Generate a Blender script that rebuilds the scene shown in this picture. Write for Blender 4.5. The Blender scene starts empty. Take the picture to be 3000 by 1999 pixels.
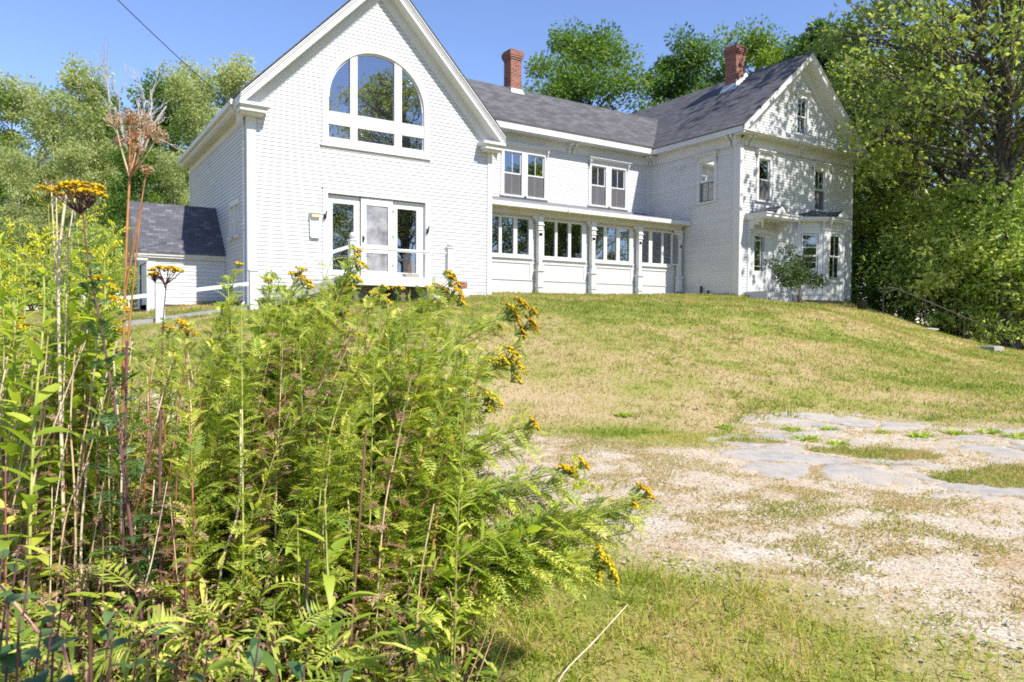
import bpy, math
import numpy as np
from mathutils import Vector
R_ = np.random.RandomState
scene = bpy.context.scene
COL = scene.collection
# ------------------------------------------------------------------ camera model (metres, eye at the origin, x along the house front, y into depth)
F_PX, W_PX, H_PX = 2103.67, 3000.0, 1999.0
YAW, PITCH, ROLL = math.radians(33.202), math.radians(-1.703), math.radians(.343)
def basis():
    cy, sy = math.cos(YAW), math.sin(YAW)
    F = np.array([sy, cy, 0.]); R = np.array([cy, -sy, 0.]); U = np.array([0, 0, 1.])
    F2 = F*math.cos(PITCH)+U*math.sin(PITCH); U2 = U*math.cos(PITCH)-F*math.sin(PITCH)
    return R*math.cos(ROLL)+U2*math.sin(ROLL), U2*math.cos(ROLL)-R*math.sin(ROLL), F2
CR, CU, CF = basis()
def at(px, py, t):
    """the point t metres ahead along the sight line of a photograph pixel"""
    return (CF+CR*((px-1500)/F_PX)-CU*((py-999.5)/F_PX))*t
def flat(px, py, z=-1.25):
    d = at(px, py, 1.); return d*(z/d[2])
def nrm(a):
    return a/np.maximum(np.linalg.norm(a, axis=-1, keepdims=True), 1e-9)
# ------------------------------------------------------------------ noise
def vnoise(x, y, s, seed=0):
    x = np.asarray(x, float)/s; y = np.asarray(y, float)/s
    xi = np.floor(x).astype(np.int64); yi = np.floor(y).astype(np.int64)
    fx = x-xi; fy = y-yi; fx = fx*fx*(3-2*fx); fy = fy*fy*(3-2*fy)
    def h(a, b):
        n = (a*374761393+b*668265263+seed*1442695041) & 0x7fffffff
        n = ((n ^ (n >> 13))*1274126177) & 0x7fffffff
        return ((n ^ (n >> 16)) & 0xffff)/65535.
    return (h(xi, yi)*(1-fx)+h(xi+1, yi)*fx)*(1-fy)+(h(xi, yi+1)*(1-fx)+h(xi+1, yi+1)*fx)*fy
def fnoise(x, y, s, seed=0):
    return vnoise(x, y, s, seed)*.5+vnoise(x, y, s*.47, seed+7)*.3+vnoise(x, y, s*.21, seed+13)*.2
# ------------------------------------------------------------------ terrain: a thin-plate surface through surveyed points
CP = [(4.3,18.6,.27),(6.5,17.0,.3),(9,17.2,.5),(11.43,18.5,.68),(12.5,20.2,.85),(16.5,20.2,.86),(21.2,20.2,.88),(21.5,17.6,.92),(21.6,16.2,.62),(23,15.9,.58),
      (28.6,17.3,.72),(26,16.3,.6),(3,21.4,.27),(2.3,21.4,.12),(4.1,17.4,.2),(2.15,17.4,-.1),(.8,17.4,-.32),(4.3,27,.45),(12,27,.85),(29,26,.7),(20,30,.8),
      (24.5,13.9,.27),(25.7,13.05,-.21),(26.8,12.3,-.72),(28,11.6,-1.0),(30,15,-.2),(33,18,.0),(31,10,-1.1),(36,14,-.9),(28,8,-1.05),(22,6,-1.1),(16,4,-1.2),
      (40,40,.6),(10,42,.6),(-8,40,0.),(-25,25,-.5),(-10,16,-.6),(-3,14,-.55),(-6,6,-1.1),(0,10,-.8),(0,0,-1.25),(-4,0,-1.25),(-3,-6,-1.25),(20,-20,-1.3),
      (-20,-15,-1.3),(60,0,-1.3),(60,60,.5),(-60,60,.0),(-60,0,-.8),(40,-40,-1.4),(0,-40,-1.4),(0,120,1.),(120,60,0),(-120,40,-1)]
for px, py in ((1430,1268),(1850,1302),(2110,1310),(2200,1242),(2600,1225),(3000,1250),(3600,1290),(1700,1600),(2300,1700),(3000,1960),(1500,1999),(700,1999),(0,1999),(900,1300),(400,1500)):
    CP.append(tuple(flat(px, py)))
for px, t, z in ((1500,10,-.92),(1500,14,-.22),(1500,18,.36),(1500,20.5,.62),(2100,10,-1.0),(2100,13,-.55),(2100,17,.12),(2100,21,.58),(2100,24,.82),(2450,20,.2),(2450,24,.5),(2600,16,-.62),(2600,20,-.2),(2600,22.5,-.06),
                 (2720,21.5,-.45),(2800,15,-.98),(2800,20,-.8),(3000,14,-1.1),(3000,20,-.92),(1000,10,-.75),(1000,14,-.1),(600,12,-.5),(600,15,-.05),(300,12,-.65)):
    p = at(px, 940, t); CP.append((p[0], p[1], z))
CP = np.array(CP)
def _tps(r2):
    return np.where(r2 > 1e-9, r2*np.log(np.maximum(r2, 1e-9)), 0)
def _fit():
    n = len(CP); X = CP[:, :2]/10
    K = _tps(((X[:, None]-X[None])**2).sum(-1))+np.eye(n)*.004
    P = np.c_[np.ones(n), X]
    A = np.block([[K, P], [P.T, np.zeros((3, 3))]])
    return np.linalg.solve(A, np.r_[CP[:, 2], 0, 0, 0])
_TW = _fit()
def ground(x, y):
    x = np.atleast_1d(np.asarray(x, float)); y = np.atleast_1d(np.asarray(y, float))
    sh = x.shape; q = np.c_[x.ravel(), y.ravel()]/10; out = np.empty(len(q)); X = CP[:, :2]/10
    for i in range(0, len(q), 20000):
        b = q[i:i+20000]
        out[i:i+20000] = _tps(((b[:, None]-X[None])**2).sum(-1)) @ _TW[:-3]+_TW[-3]+b @ _TW[-2:]
    r = np.hypot(x.ravel()-8, y.ravel()-10)
    k = np.clip((r-60)/60, 0, 1)
    return (out*(1-k)+(-.3)*k).reshape(sh)
def gz(x, y): return float(ground([x], [y])[0])
# ------------------------------------------------------------------ mesh builder
class MB:
    def __init__(s): s.V = []; s.P = []; s.n = 0
    def add(s, v, f, rnd=.5, mi=0, smooth=False):
        v = np.asarray(v, float).reshape(-1, 3); f = np.asarray(f, np.int64)
        s.V.append(v); m = len(f)
        s.P.append((f+s.n, np.broadcast_to(np.asarray(rnd, float), (m,)), mi, smooth)); s.n += len(v)
    def empty(s): return s.n == 0
    def box(s, lo, hi, fr=None, rnd=.5, mi=0):
        (a, b, c), (d, e, g) = lo, hi
        v = np.array([(x, y, z) for x in (a, d) for y in (b, e) for z in (c, g)], float)
        if fr is not None: v = fr(v)
        s.add(v, [(0,1,3,2),(4,6,7,5),(0,4,5,1),(2,3,7,6),(0,2,6,4),(1,5,7,3)], rnd, mi)
    def prism(s, poly, n0, n1, fr, rnd=.5, mi=0):
        """a (u,z) outline extruded from n0 to n1 in a wall frame"""
        k = len(poly); p = np.array(poly, float)
        v = np.r_[np.c_[p[:, 0], np.full(k, n0), p[:, 1]], np.c_[p[:, 0], np.full(k, n1), p[:, 1]]]
        v = fr(v)
        for i in range(k):
            j = (i+1) % k; s.add(v[[i, j, k+j, k+i]], [(0, 1, 2, 3)], rnd, mi)
        s.add(v[:k], [tuple(range(k))], rnd, mi); s.add(v[k:], [tuple(range(k))[::-1]], rnd, mi)
    def quad(s, a, b, c, d, rnd=.5, mi=0): s.add([a, b, c, d], [(0, 1, 2, 3)], rnd, mi)
    def tube(s, pts, r, sides=5, rnd=.5, mi=0, cap=False):
        pts = np.asarray(pts, float); k = len(pts); r = np.broadcast_to(np.asarray(r, float), (k,))
        T = nrm(np.gradient(pts, axis=0))
        ref = np.where(np.abs(T[:, 2:3]) > .9, np.array([[1., 0, 0]]), np.array([[0, 0, 1.]]))
        if np.abs(T[:, 2]).max() > .9 and np.abs(T[:, 2]).min() > .3: ref = np.array([[1., .13, 0]])
        A = nrm(np.cross(T, np.broadcast_to(ref, T.shape))); B = np.cross(T, A)
        an = np.arange(sides)*2*math.pi/sides
        v = pts[:, None]+(A[:, None]*np.cos(an)[None, :, None]+B[:, None]*np.sin(an)[None, :, None])*r[:, None, None]
        i = np.arange(k-1)[:, None]*sides; j = np.arange(sides)[None]; j2 = (j+1) % sides
        f = np.stack([i+j, i+j2, i+sides+j2, i+sides+j], -1).reshape(-1, 4)
        s.add(v.reshape(-1, 3), f, rnd, mi, True)
        if cap:
            s.add(v[0], [tuple(range(sides))[::-1]], rnd, mi); s.add(v[-1], [tuple(range(sides))], rnd, mi)
    def lathe(s, c, prof, sides=14, rnd=.5, mi=0, axis=None):
        """prof: (radius, height) pairs turned about the vertical through c"""
        an = np.arange(sides)*2*math.pi/sides; v = []
        for r, h in prof: v.append(np.c_[c[0]+r*np.cos(an), c[1]+r*np.sin(an), np.full(sides, c[2]+h)])
        k = len(prof); i = np.arange(k-1)[:, None]*sides; j = np.arange(sides)[None]; j2 = (j+1) % sides
        f = np.stack([i+j, i+j2, i+sides+j2, i+sides+j], -1).reshape(-1, 4)
        v = np.concatenate(v); s.add(v, f, rnd, mi, True)
        s.add(v[:sides], [tuple(range(sides))[::-1]], rnd, mi); s.add(v[-sides:], [tuple(range(sides))], rnd, mi)
    def leaves(s, P, A, S, L, W, rnd, fold=.2, mi=0):
        """diamond leaves: base P, axis A, side S"""
        P = np.asarray(P, float); n = len(P)
        L = np.broadcast_to(L, (n,))[:, None]; W = np.broadcast_to(W, (n,))[:, None]
        N = np.cross(A, S); m = P+A*L*.42+N*W*fold
        v = np.stack([P, m+S*W*.5, P+A*L, m-S*W*.5], 1).reshape(-1, 3)
        s.add(v, np.arange(n*4).reshape(n, 4), rnd, mi)
    def blades(s, P, A, S, L, W, rnd, droop=.3, K=4, prof=None, fold=.25, mi=0, cup=0.):
        """curved leaves with a midrib: K stations, droop bends them down"""
        P = np.asarray(P, float); n = len(P)
        L = np.broadcast_to(L, (n,)); W = np.broadcast_to(W, (n,)); droop = np.broadcast_to(droop, (n,))
        N = np.cross(A, S); N = np.where(N[:, 2:3] < 0, -N, N)
        t = np.linspace(0, 1, K)
        if prof is None: prof = np.sin(np.clip(t*.93+.07, 0, 1)**.8*math.pi)
        c = P[:, None]+A[:, None]*(L[:, None]*t[None]*(1-.18*droop[:, None]*t[None]))[..., None]
        c[..., 2] -= (droop*L)[:, None]*t[None]**2
        w = W[:, None]*prof[None]*.5
        l = c+S[:, None]*w[..., None]+N[:, None]*(w*fold)[..., None]; r = c-S[:, None]*w[..., None]+N[:, None]*(w*fold)[..., None]
        v = np.stack([l, c, r], 2).reshape(-1, 3)
        f = []
        for k in range(K-1):
            for q in (0, 1):
                a = k*3+q; f.append((a, a+1, a+4, a+3))
        f = (np.arange(n)[:, None, None]*K*3+np.array(f)[None]).reshape(-1, 4)
        s.add(v, f, np.repeat(np.broadcast_to(rnd, (n,)), (K-1)*2), mi, True)
    def build(s, name, mats, parent=None, loc=None, uv=False, kind=None):
        me = bpy.data.meshes.new(name)
        V = np.concatenate(s.V) if s.V else np.zeros((0, 3))
        if loc is not None: V = V-np.asarray(loc)[None]
        me.vertices.add(len(V)); me.vertices.foreach_set('co', V.astype(np.float32).ravel())
        li, ls, rn, mi, sm = [], [], [], [], []
        for f, r, m, s_ in s.P:
            li.append(f.ravel()); ls.append(np.full(len(f), f.shape[1])); rn.append(r); mi.append(np.full(len(f), m)); sm.append(np.full(len(f), s_))
        li = np.concatenate(li); ls = np.concatenate(ls); st = np.r_[0, np.cumsum(ls)[:-1]]
        me.loops.add(len(li)); me.loops.foreach_set('vertex_index', li.astype(np.int32))
        me.polygons.add(len(ls)); me.polygons.foreach_set('loop_start', st.astype(np.int32))
        me.polygons.foreach_set('material_index', np.concatenate(mi).astype(np.int32))
        me.polygons.foreach_set('use_smooth', np.concatenate(sm).astype(bool))
        me.update(calc_edges=True)
        a = me.attributes.new('rnd', 'FLOAT', 'FACE'); a.data.foreach_set('value', np.concatenate(rn).astype(np.float32))
        if uv:
            nn = np.empty(len(ls)*3, np.float32); me.polygons.foreach_get('normal', nn); nn = nn.reshape(-1, 3)
            t = np.cross(np.array([0, 0, 1.]), nn); b = np.linalg.norm(t, axis=1)
            t = np.where(b[:, None] < .05, np.array([[1., 0, 0]]), t/np.maximum(b, 1e-6)[:, None])
            bt = np.cross(nn, t); ri = np.repeat(np.arange(len(ls)), ls)
            p = V[li]+(0 if loc is None else np.asarray(loc)[None])
            u = np.stack([(p*t[ri]).sum(1), (p*bt[ri]).sum(1)], 1)
            me.uv_layers.new(name='UVMap').data.foreach_set('uv', u.astype(np.float32).ravel())
        for m in (mats if isinstance(mats, (list, tuple)) else [mats]): me.materials.append(m)
        o = bpy.data.objects.new(name, me); COL.objects.link(o)
        if loc is not None and parent is None: o.location = loc
        if parent is not None: o.parent = parent
        if kind: o['kind'] = kind
        return o
def tag(o, label, cat, group=None):
    o['label'] = label; o['category'] = cat
    if group: o['group'] = group
    return o
def thing(name, label, cat, loc=(0, 0, 0), group=None):
    o = bpy.data.objects.new(name, None); COL.objects.link(o); o.location = loc; o.empty_display_size = .2
    return tag(o, label, cat, group)
def copy_thing(o, loc, rz=0, sc=1., label=None, group=None):
    c = o.copy(); COL.objects.link(c); c.location = loc; c.rotation_euler = (0, 0, rz); c.scale = (sc,)*3 if np.isscalar(sc) else sc
    if label: c['label'] = label
    if group: c['group'] = group
    for ch in list(o.children):
        d = ch.copy(); COL.objects.link(d); d.parent = c
        for g in list(ch.children):
            e = g.copy(); COL.objects.link(e); e.parent = d
    return c
# ------------------------------------------------------------------ materials
def newmat(name):
    m = bpy.data.materials.new(name); m.use_nodes = True; nt = m.node_tree
    b = nt.nodes['Principled BSDF']
    return m, nt, b
def N(nt, typ, **kw):
    n = nt.nodes.new(typ)
    for k, v in kw.items():
        if k.startswith('i_'): n.inputs[k[2:].replace('_', ' ')].default_value = v
        else: setattr(n, k, v)
    return n
def ramp(nt, stops):
    r = N(nt, 'ShaderNodeValToRGB'); e = r.color_ramp.elements
    while len(e) > 1: e.remove(e[-1])
    for i, (p, c) in enumerate(stops):
        x = e[0] if i == 0 else e.new(p)
        x.position = p; x.color = (*c, 1)
    return r
def noise(nt, scale, detail=3, rough=.55, coord='Object', vec=None):
    n = N(nt, 'ShaderNodeTexNoise'); n.inputs['Scale'].default_value = scale; n.inputs['Detail'].default_value = detail; n.inputs['Roughness'].default_value = rough
    if vec is None:
        tc = N(nt, 'ShaderNodeTexCoord'); vec = tc.outputs[coord]
    nt.links.new(vec, n.inputs['Vector']); return n
def bump(nt, b, h, strength=.3, dist=.01):
    n = N(nt, 'ShaderNodeBump'); n.inputs['Strength'].default_value = strength; n.inputs['Distance'].default_value = dist
    nt.links.new(h, n.inputs['Height']); nt.links.new(n.outputs[0], b.inputs['Normal'])
def plain(name, c, rough=.6, metal=0., var=.12, scale=6., spec=.4):
    m, nt, b = newmat(name)
    b.inputs['Roughness'].default_value = rough; b.inputs['Metallic'].default_value = metal; b.inputs['Specular IOR Level'].default_value = spec
    n = noise(nt, scale, 4)
    r = ramp(nt, [(.3, tuple(x*(1-var) for x in c)), (.7, tuple(min(1, x*(1+var)) for x in c))])
    nt.links.new(n.outputs['Fac'], r.inputs[0]); nt.links.new(r.outputs[0], b.inputs['Base Color'])
    return m
def attr_mat(name, stops, rough=.6, trans=0., tcol=1.3, spec=.3, var=0.):
    """colour taken from the per-face value 'rnd'; part of the light passes through (leaves)"""
    m, nt, b = newmat(name); L = nt.links
    a = N(nt, 'ShaderNodeAttribute', attribute_name='rnd')
    fac = a.outputs['Fac']
    if var:
        oi = N(nt, 'ShaderNodeObjectInfo'); ma = N(nt, 'ShaderNodeMath', operation='MULTIPLY_ADD'); ma.inputs[1].default_value = var; ma.inputs[2].default_value = -var/2
        L.new(oi.outputs['Random'], ma.inputs[0]); ad = N(nt, 'ShaderNodeMath', operation='ADD'); L.new(ma.outputs[0], ad.inputs[0]); L.new(fac, ad.inputs[1]); fac = ad.outputs[0]
    r = ramp(nt, stops); L.new(fac, r.inputs[0]); L.new(r.outputs[0], b.inputs['Base Color'])
    b.inputs['Roughness'].default_value = rough; b.inputs['Specular IOR Level'].default_value = spec
    if trans:
        t = N(nt, 'ShaderNodeBsdfTranslucent'); mx = N(nt, 'ShaderNodeMixShader'); mx.inputs[0].default_value = trans
        mul = N(nt, 'ShaderNodeMix', data_type='RGBA', blend_type='MULTIPLY'); mul.inputs[0].default_value = 1; mul.inputs[7].default_value = (tcol*1.05, tcol*1.1, tcol*.55, 1)
        L.new(r.outputs[0], mul.inputs[6]); L.new(mul.outputs[2], t.inputs['Color'])
        L.new(b.outputs[0], mx.inputs[1]); L.new(t.outputs[0], mx.inputs[2]); L.new(mx.outputs[0], nt.nodes['Material Output'].inputs[0])
    return m
def paint_mat(name, c=(.80, .80, .785), dirt=.10, dscale=1.2, rough=.45, peel=0.):
    m, nt, b = newmat(name); L = nt.links
    tc = N(nt, 'ShaderNodeTexCoord'); mp = N(nt, 'ShaderNodeMapping'); mp.inputs['Scale'].default_value = (1, 1, 2.2); L.new(tc.outputs['Object'], mp.inputs[0])
    n = noise(nt, dscale, 6, .65, vec=mp.outputs[0])
    a = N(nt, 'ShaderNodeAttribute', attribute_name='rnd')
    r = ramp(nt, [(.28, tuple(x*(1-dirt) for x in c)), (.55, c)]); L.new(n.outputs['Fac'], r.inputs[0])
    v = N(nt, 'ShaderNodeMapRange'); v.inputs[3].default_value = .95; v.inputs[4].default_value = 1.03; L.new(a.outputs['Fac'], v.inputs[0])
    mu = N(nt, 'ShaderNodeMix', data_type='RGBA', blend_type='MULTIPLY'); mu.inputs[0].default_value = 1; L.new(r.outputs[0], mu.inputs[6]); L.new(v.outputs[0], mu.inputs[7])
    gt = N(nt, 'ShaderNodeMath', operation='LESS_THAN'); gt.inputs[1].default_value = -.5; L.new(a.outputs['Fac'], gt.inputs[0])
    gm = N(nt, 'ShaderNodeMix', data_type='RGBA'); gm.inputs[7].default_value = (.34, .34, .37, 1); L.new(gt.outputs[0], gm.inputs[0]); L.new(mu.outputs[2], gm.inputs[6])  # negative faces turn darker: the clapboard shadow line put into the colour
    col = gm.outputs[2]
    if peel:
        n2 = noise(nt, 9, 5, .7, vec=mp.outputs[0]); n3 = noise(nt, .55, 2, vec=mp.outputs[0])
        ad = N(nt, 'ShaderNodeMath', operation='ADD'); L.new(n2.outputs['Fac'], ad.inputs[0]); L.new(n3.outputs['Fac'], ad.inputs[1])
        rr = ramp(nt, [(.0, (0, 0, 0)), (.62-peel*.03, (0, 0, 0)), (.66-peel*.03, (1, 1, 1))]); hf = N(nt, 'ShaderNodeMath', operation='MULTIPLY'); hf.inputs[1].default_value = .5; L.new(ad.outputs[0], hf.inputs[0]); L.new(hf.outputs[0], rr.inputs[0])
        mx = N(nt, 'ShaderNodeMix', data_type='RGBA'); mx.inputs[7].default_value = (.33, .30, .27, 1); L.new(rr.outputs[0], mx.inputs[0]); L.new(col, mx.inputs[6]); col = mx.outputs[2]
    L.new(col, b.inputs['Base Color']); b.inputs['Roughness'].default_value = rough; b.inputs['Specular IOR Level'].default_value = .35
    bump(nt, b, n.outputs['Fac'], .08, .01)
    return m
def brick_mat(name, bw, rh, cols, mortar, msize, uvw='UV', off=.5, rough=.85, bs=.4, noise_amt=.25, squash=1., bdist=.01, fine=60):
    m, nt, b = newmat(name); L = nt.links
    tc = N(nt, 'ShaderNodeTexCoord')
    br = N(nt, 'ShaderNodeTexBrick'); br.offset = off; br.squash = squash
    br.inputs['Scale'].default_value = 1; br.inputs['Brick Width'].default_value = bw; br.inputs['Row Height'].default_value = rh
    br.inputs['Mortar Size'].default_value = msize; br.inputs['Mortar Smooth'].default_value = .15; br.inputs['Bias'].default_value = 0
    br.inputs['Color1'].default_value = (0, 0, 0, 1); br.inputs['Color2'].default_value = (1, 1, 1, 1); br.inputs['Mortar'].default_value = (.5, .5, .5, 1)
    L.new(tc.outputs[uvw], br.inputs['Vector'])
    n = noise(nt, fine, 3, .7, uvw); n2 = noise(nt, 1.1, 4, .6, uvw)
    r = ramp(nt, cols); L.new(br.outputs['Color'], r.inputs[0])
    mr = N(nt, 'ShaderNodeMapRange'); mr.inputs[3].default_value = 1-noise_amt; mr.inputs[4].default_value = 1+noise_amt
    ad = N(nt, 'ShaderNodeMath', operation='ADD'); L.new(n.outputs['Fac'], ad.inputs[0]); L.new(n2.outputs['Fac'], ad.inputs[1]); mr.inputs[1].default_value = .5; mr.inputs[2].default_value = 1.5
    L.new(ad.outputs[0], mr.inputs[0])
    mu = N(nt, 'ShaderNodeMix', data_type='RGBA', blend_type='MULTIPLY'); mu.inputs[0].default_value = 1; L.new(r.outputs[0], mu.inputs[6]); L.new(mr.outputs[0], mu.inputs[7])
    mx = N(nt, 'ShaderNodeMix', data_type='RGBA'); mx.inputs[7].default_value = (*mortar, 1); L.new(br.outputs['Fac'], mx.inputs[0]); L.new(mu.outputs[2], mx.inputs[6])
    L.new(mx.outputs[2], b.inputs['Base Color']); b.inputs['Roughness'].default_value = rough; b.inputs['Specular IOR Level'].default_value = .2
    sb = N(nt, 'ShaderNodeMath', operation='SUBTRACT'); sb.inputs[0].default_value = 1; L.new(br.outputs['Fac'], sb.inputs[1])
    bump(nt, b, sb.outputs[0], bs, bdist)
    return m
def glass_mat(name, tint=(.75, .8, .8), refl=.2):
    m, nt, b = newmat(name); L = nt.links
    nt.nodes.remove(b)
    g = N(nt, 'ShaderNodeBsdfGlossy'); g.inputs['Roughness'].default_value = .015; g.inputs['Color'].default_value = (.95, .97, 1, 1)
    t = N(nt, 'ShaderNodeBsdfTransparent'); t.inputs['Color'].default_value = (*tint, 1)
    lw = N(nt, 'ShaderNodeLayerWeight'); lw.inputs['Blend'].default_value = .35
    mr = N(nt, 'ShaderNodeMapRange'); mr.inputs[3].default_value = refl; mr.inputs[4].default_value = .95; L.new(lw.outputs['Fresnel'], mr.inputs[0])
    n = noise(nt, 1.3, 1); bp = N(nt, 'ShaderNodeBump'); bp.inputs['Strength'].default_value = .05; bp.inputs['Distance'].default_value = .02
    L.new(n.outputs['Fac'], bp.inputs['Height']); L.new(bp.outputs[0], g.inputs['Normal'])
    mx = N(nt, 'ShaderNodeMixShader'); L.new(mr.outputs[0], mx.inputs[0]); L.new(t.outputs[0], mx.inputs[1]); L.new(g.outputs[0], mx.inputs[2])
    L.new(mx.outputs[0], nt.nodes['Material Output'].inputs[0])
    return m
WHITE = paint_mat('white_paint', (.535, .535, .54), .06)
TRIM = paint_mat('white_trim_paint', (.575, .575, .578), .05, .8)
AGED = paint_mat('weathered_white_paint', (.57, .57, .57), .08, .9, peel=.6)
CREAM = paint_mat('aged_cream_paint', (.53, .515, .48), .14, 1.5)
SHINGLE = brick_mat('asphalt_shingles', .33, .14, [(0., (.068, .067, .072)), (.5, (.092, .09, .097)), (1., (.12, .117, .124))], (.035, .034, .04), .006, noise_amt=.3, bdist=.012)
SHINGLE2 = brick_mat('architectural_shingles', .19, .105, [(0., (.075, .075, .088)), (.6, (.092, .092, .107)), (.85, (.115, .115, .132)), (1., (.15, .15, .168))], (.05, .05, .06), .006, noise_amt=.18, bdist=.015)
BRICK = brick_mat('red_brick', .215, .075, [(0., (.12, .03, .02)), (.5, (.22, .055, .033)), (1., (.29, .095, .06))], (.27, .20, .165), .012, noise_amt=.25, bdist=.006, fine=25)
LEAD = plain('lead_flashing', (.42, .45, .48), .55, .3, .12, 3)
GLASS = glass_mat('window_glass', (.6, .65, .65), .24)
ARCHGLASS = glass_mat('large_window_glass', (.92, .92, .95), .3)
SCREEN = plain('insect_screen', (.17, .165, .17), .7, 0, .25, 2.2)
DOORSCREEN = plain('torn_door_screen', (.33, .32, .33), .38, .5, .4, 3.5)
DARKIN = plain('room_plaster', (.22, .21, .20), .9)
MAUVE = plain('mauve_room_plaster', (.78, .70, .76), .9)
CONC = plain('concrete', (.30, .29, .275), .9, 0, .2, 5)
STONE = plain('granite', (.34, .33, .32), .85, 0, .35, 9)
RUST = plain('rusty_iron', (.05, .042, .038), .7, .4, .35, 18)
IRON = plain('black_iron', (.02, .02, .022), .55, .2, .2, 8)
GREYDOOR = paint_mat('grey_door_paint', (.50, .52, .54), .1)
# ------------------------------------------------------------------ wall frames: (u, n, z) -> world; n points out of the wall
def FY(pos): return lambda v: np.stack([np.asarray(v)[..., 0], pos-np.asarray(v)[..., 1], np.asarray(v)[..., 2]], -1)
def FX(pos): return lambda v: np.stack([pos-np.asarray(v)[..., 1], np.asarray(v)[..., 0], np.asarray(v)[..., 2]], -1)
def FG(o, d):
    o = np.array(o, float); d = np.array(d, float); d = d/np.linalg.norm(d); nn = np.array([d[1], -d[0]])
    def f(v):
        v = np.asarray(v, float); xy = o+v[..., 0:1]*d+v[..., 1:2]*nn
        return np.concatenate([xy, v[..., 2:3]], -1)
    return f
EXPO = .1016
def clap(mb, fr, z0, z1, ul, ur, holes=(), seed=0, expo=EXPO, arch=None, lip=.023):
    """rows of overlapping clapboards; ul/ur give the wall's ends at a height, holes are rectangles left open"""
    rs = R_(seed); z = z0
    fl = ul if callable(ul) else (lambda q: ul); fr_ = ur if callable(ur) else (lambda q: ur)
    while z < z1-.005:
        t = min(z+expo, z1); mid = (z+t)/2
        a0, a1, b0, b1 = fl(z), fl(t), fr_(z), fr_(t)
        if b0-a0 < .03: break
        cuts = [(h[0], h[1]) for h in holes if h[2] < mid < h[3]]
        if arch and arch[1] < mid < arch[1]+arch[2]:
            w = math.sqrt(arch[2]**2-(mid-arch[1])**2); cuts.append((arch[0]-w, arch[0]+w))
        cuts.sort(); segs = []; cur = None
        lo = (a0, a1)
        for c in cuts:
            if c[0] > lo[0]: segs.append((lo, (c[0], c[0])))
            lo = (max(lo[0], c[1]), max(lo[1], c[1]))
        segs.append((lo, (b0, b1)))
        for (p0, p1), (q0, q1) in segs:
            if q0-p0 < .02: continue
            # a long board is nailed up in two or three lengths
            L = q0-p0; nj = int(L/3.6)
            js = sorted(rs.uniform(p0+.4, q0-.4, nj)) if nj else []
            xs0 = [p0]+js+[q0]; xs1 = [p1]+js+[q1]
            for k in range(len(xs0)-1):
                r = rs.rand(); e = rs.uniform(-.0005, .0005); o = lip+e
                dz = rs.uniform(-.0008, .0008)
                v = fr(np.array([(xs0[k], o, z+dz), (xs0[k+1], o, z+dz), (xs1[k+1], .004, t+.004), (xs1[k], .004, t+.004), (xs0[k], .0, z+dz), (xs0[k+1], .0, z+dz)]))
                mb.add(v, [(0, 1, 2, 3), (4, 5, 1, 0)], [r, -1])  # lip underside marked for the painted shadow line
        z += expo
def board(mb, fr, u0, u1, z0, z1, n0=-.01, n1=.042, rnd=.5): mb.box((u0, n0, z0), (u1, n1, z1), fr, rnd)
def bracket(mb, fr, u, ztop, h=.42, d=.34, w=.1):
    """scrolled eave bracket: an outline cut from thick board"""
    pts = [(0, 0), (d, 0), (d, -.06), (d*.9, -.11), (d*.78, -.12), (d*.72, -.09), (d*.6, -.1), (d*.45, -.2), (d*.42, -.3), (d*.33, -.36), (d*.2, -.36), (d*.16, -h*.78), (d*.22, -h*.86), (d*.2, -h*.95), (d*.08, -h), (0, -h)]
    k = len(pts)
    a = np.array([(u-w/2, p, ztop+q) for p, q in pts]); b = a.copy(); b[:, 0] = u+w/2
    v = fr(np.r_[a, b])
    for i in range(k):
        j = (i+1) % k; mb.add(v[[i, j, k+j, k+i]], [(0, 1, 2, 3)])
    mb.add(v[:k], [tuple(range(k))]); mb.add(v[k:], [tuple(range(k))])
    mb.box((u-w*.35, d*.62, ztop-.2), (u+w*.35, d*.72, ztop-.08), fr)
HOUSE = thing('house', 'long white clapboard house with gabled wing, enclosed porch and brick chimneys on the lawn', 'house', (0, 0, 0))
def part(mb, name, mat, parent=HOUSE, uv=False):
    return mb.build(name, mat, parent, uv=uv)
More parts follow.
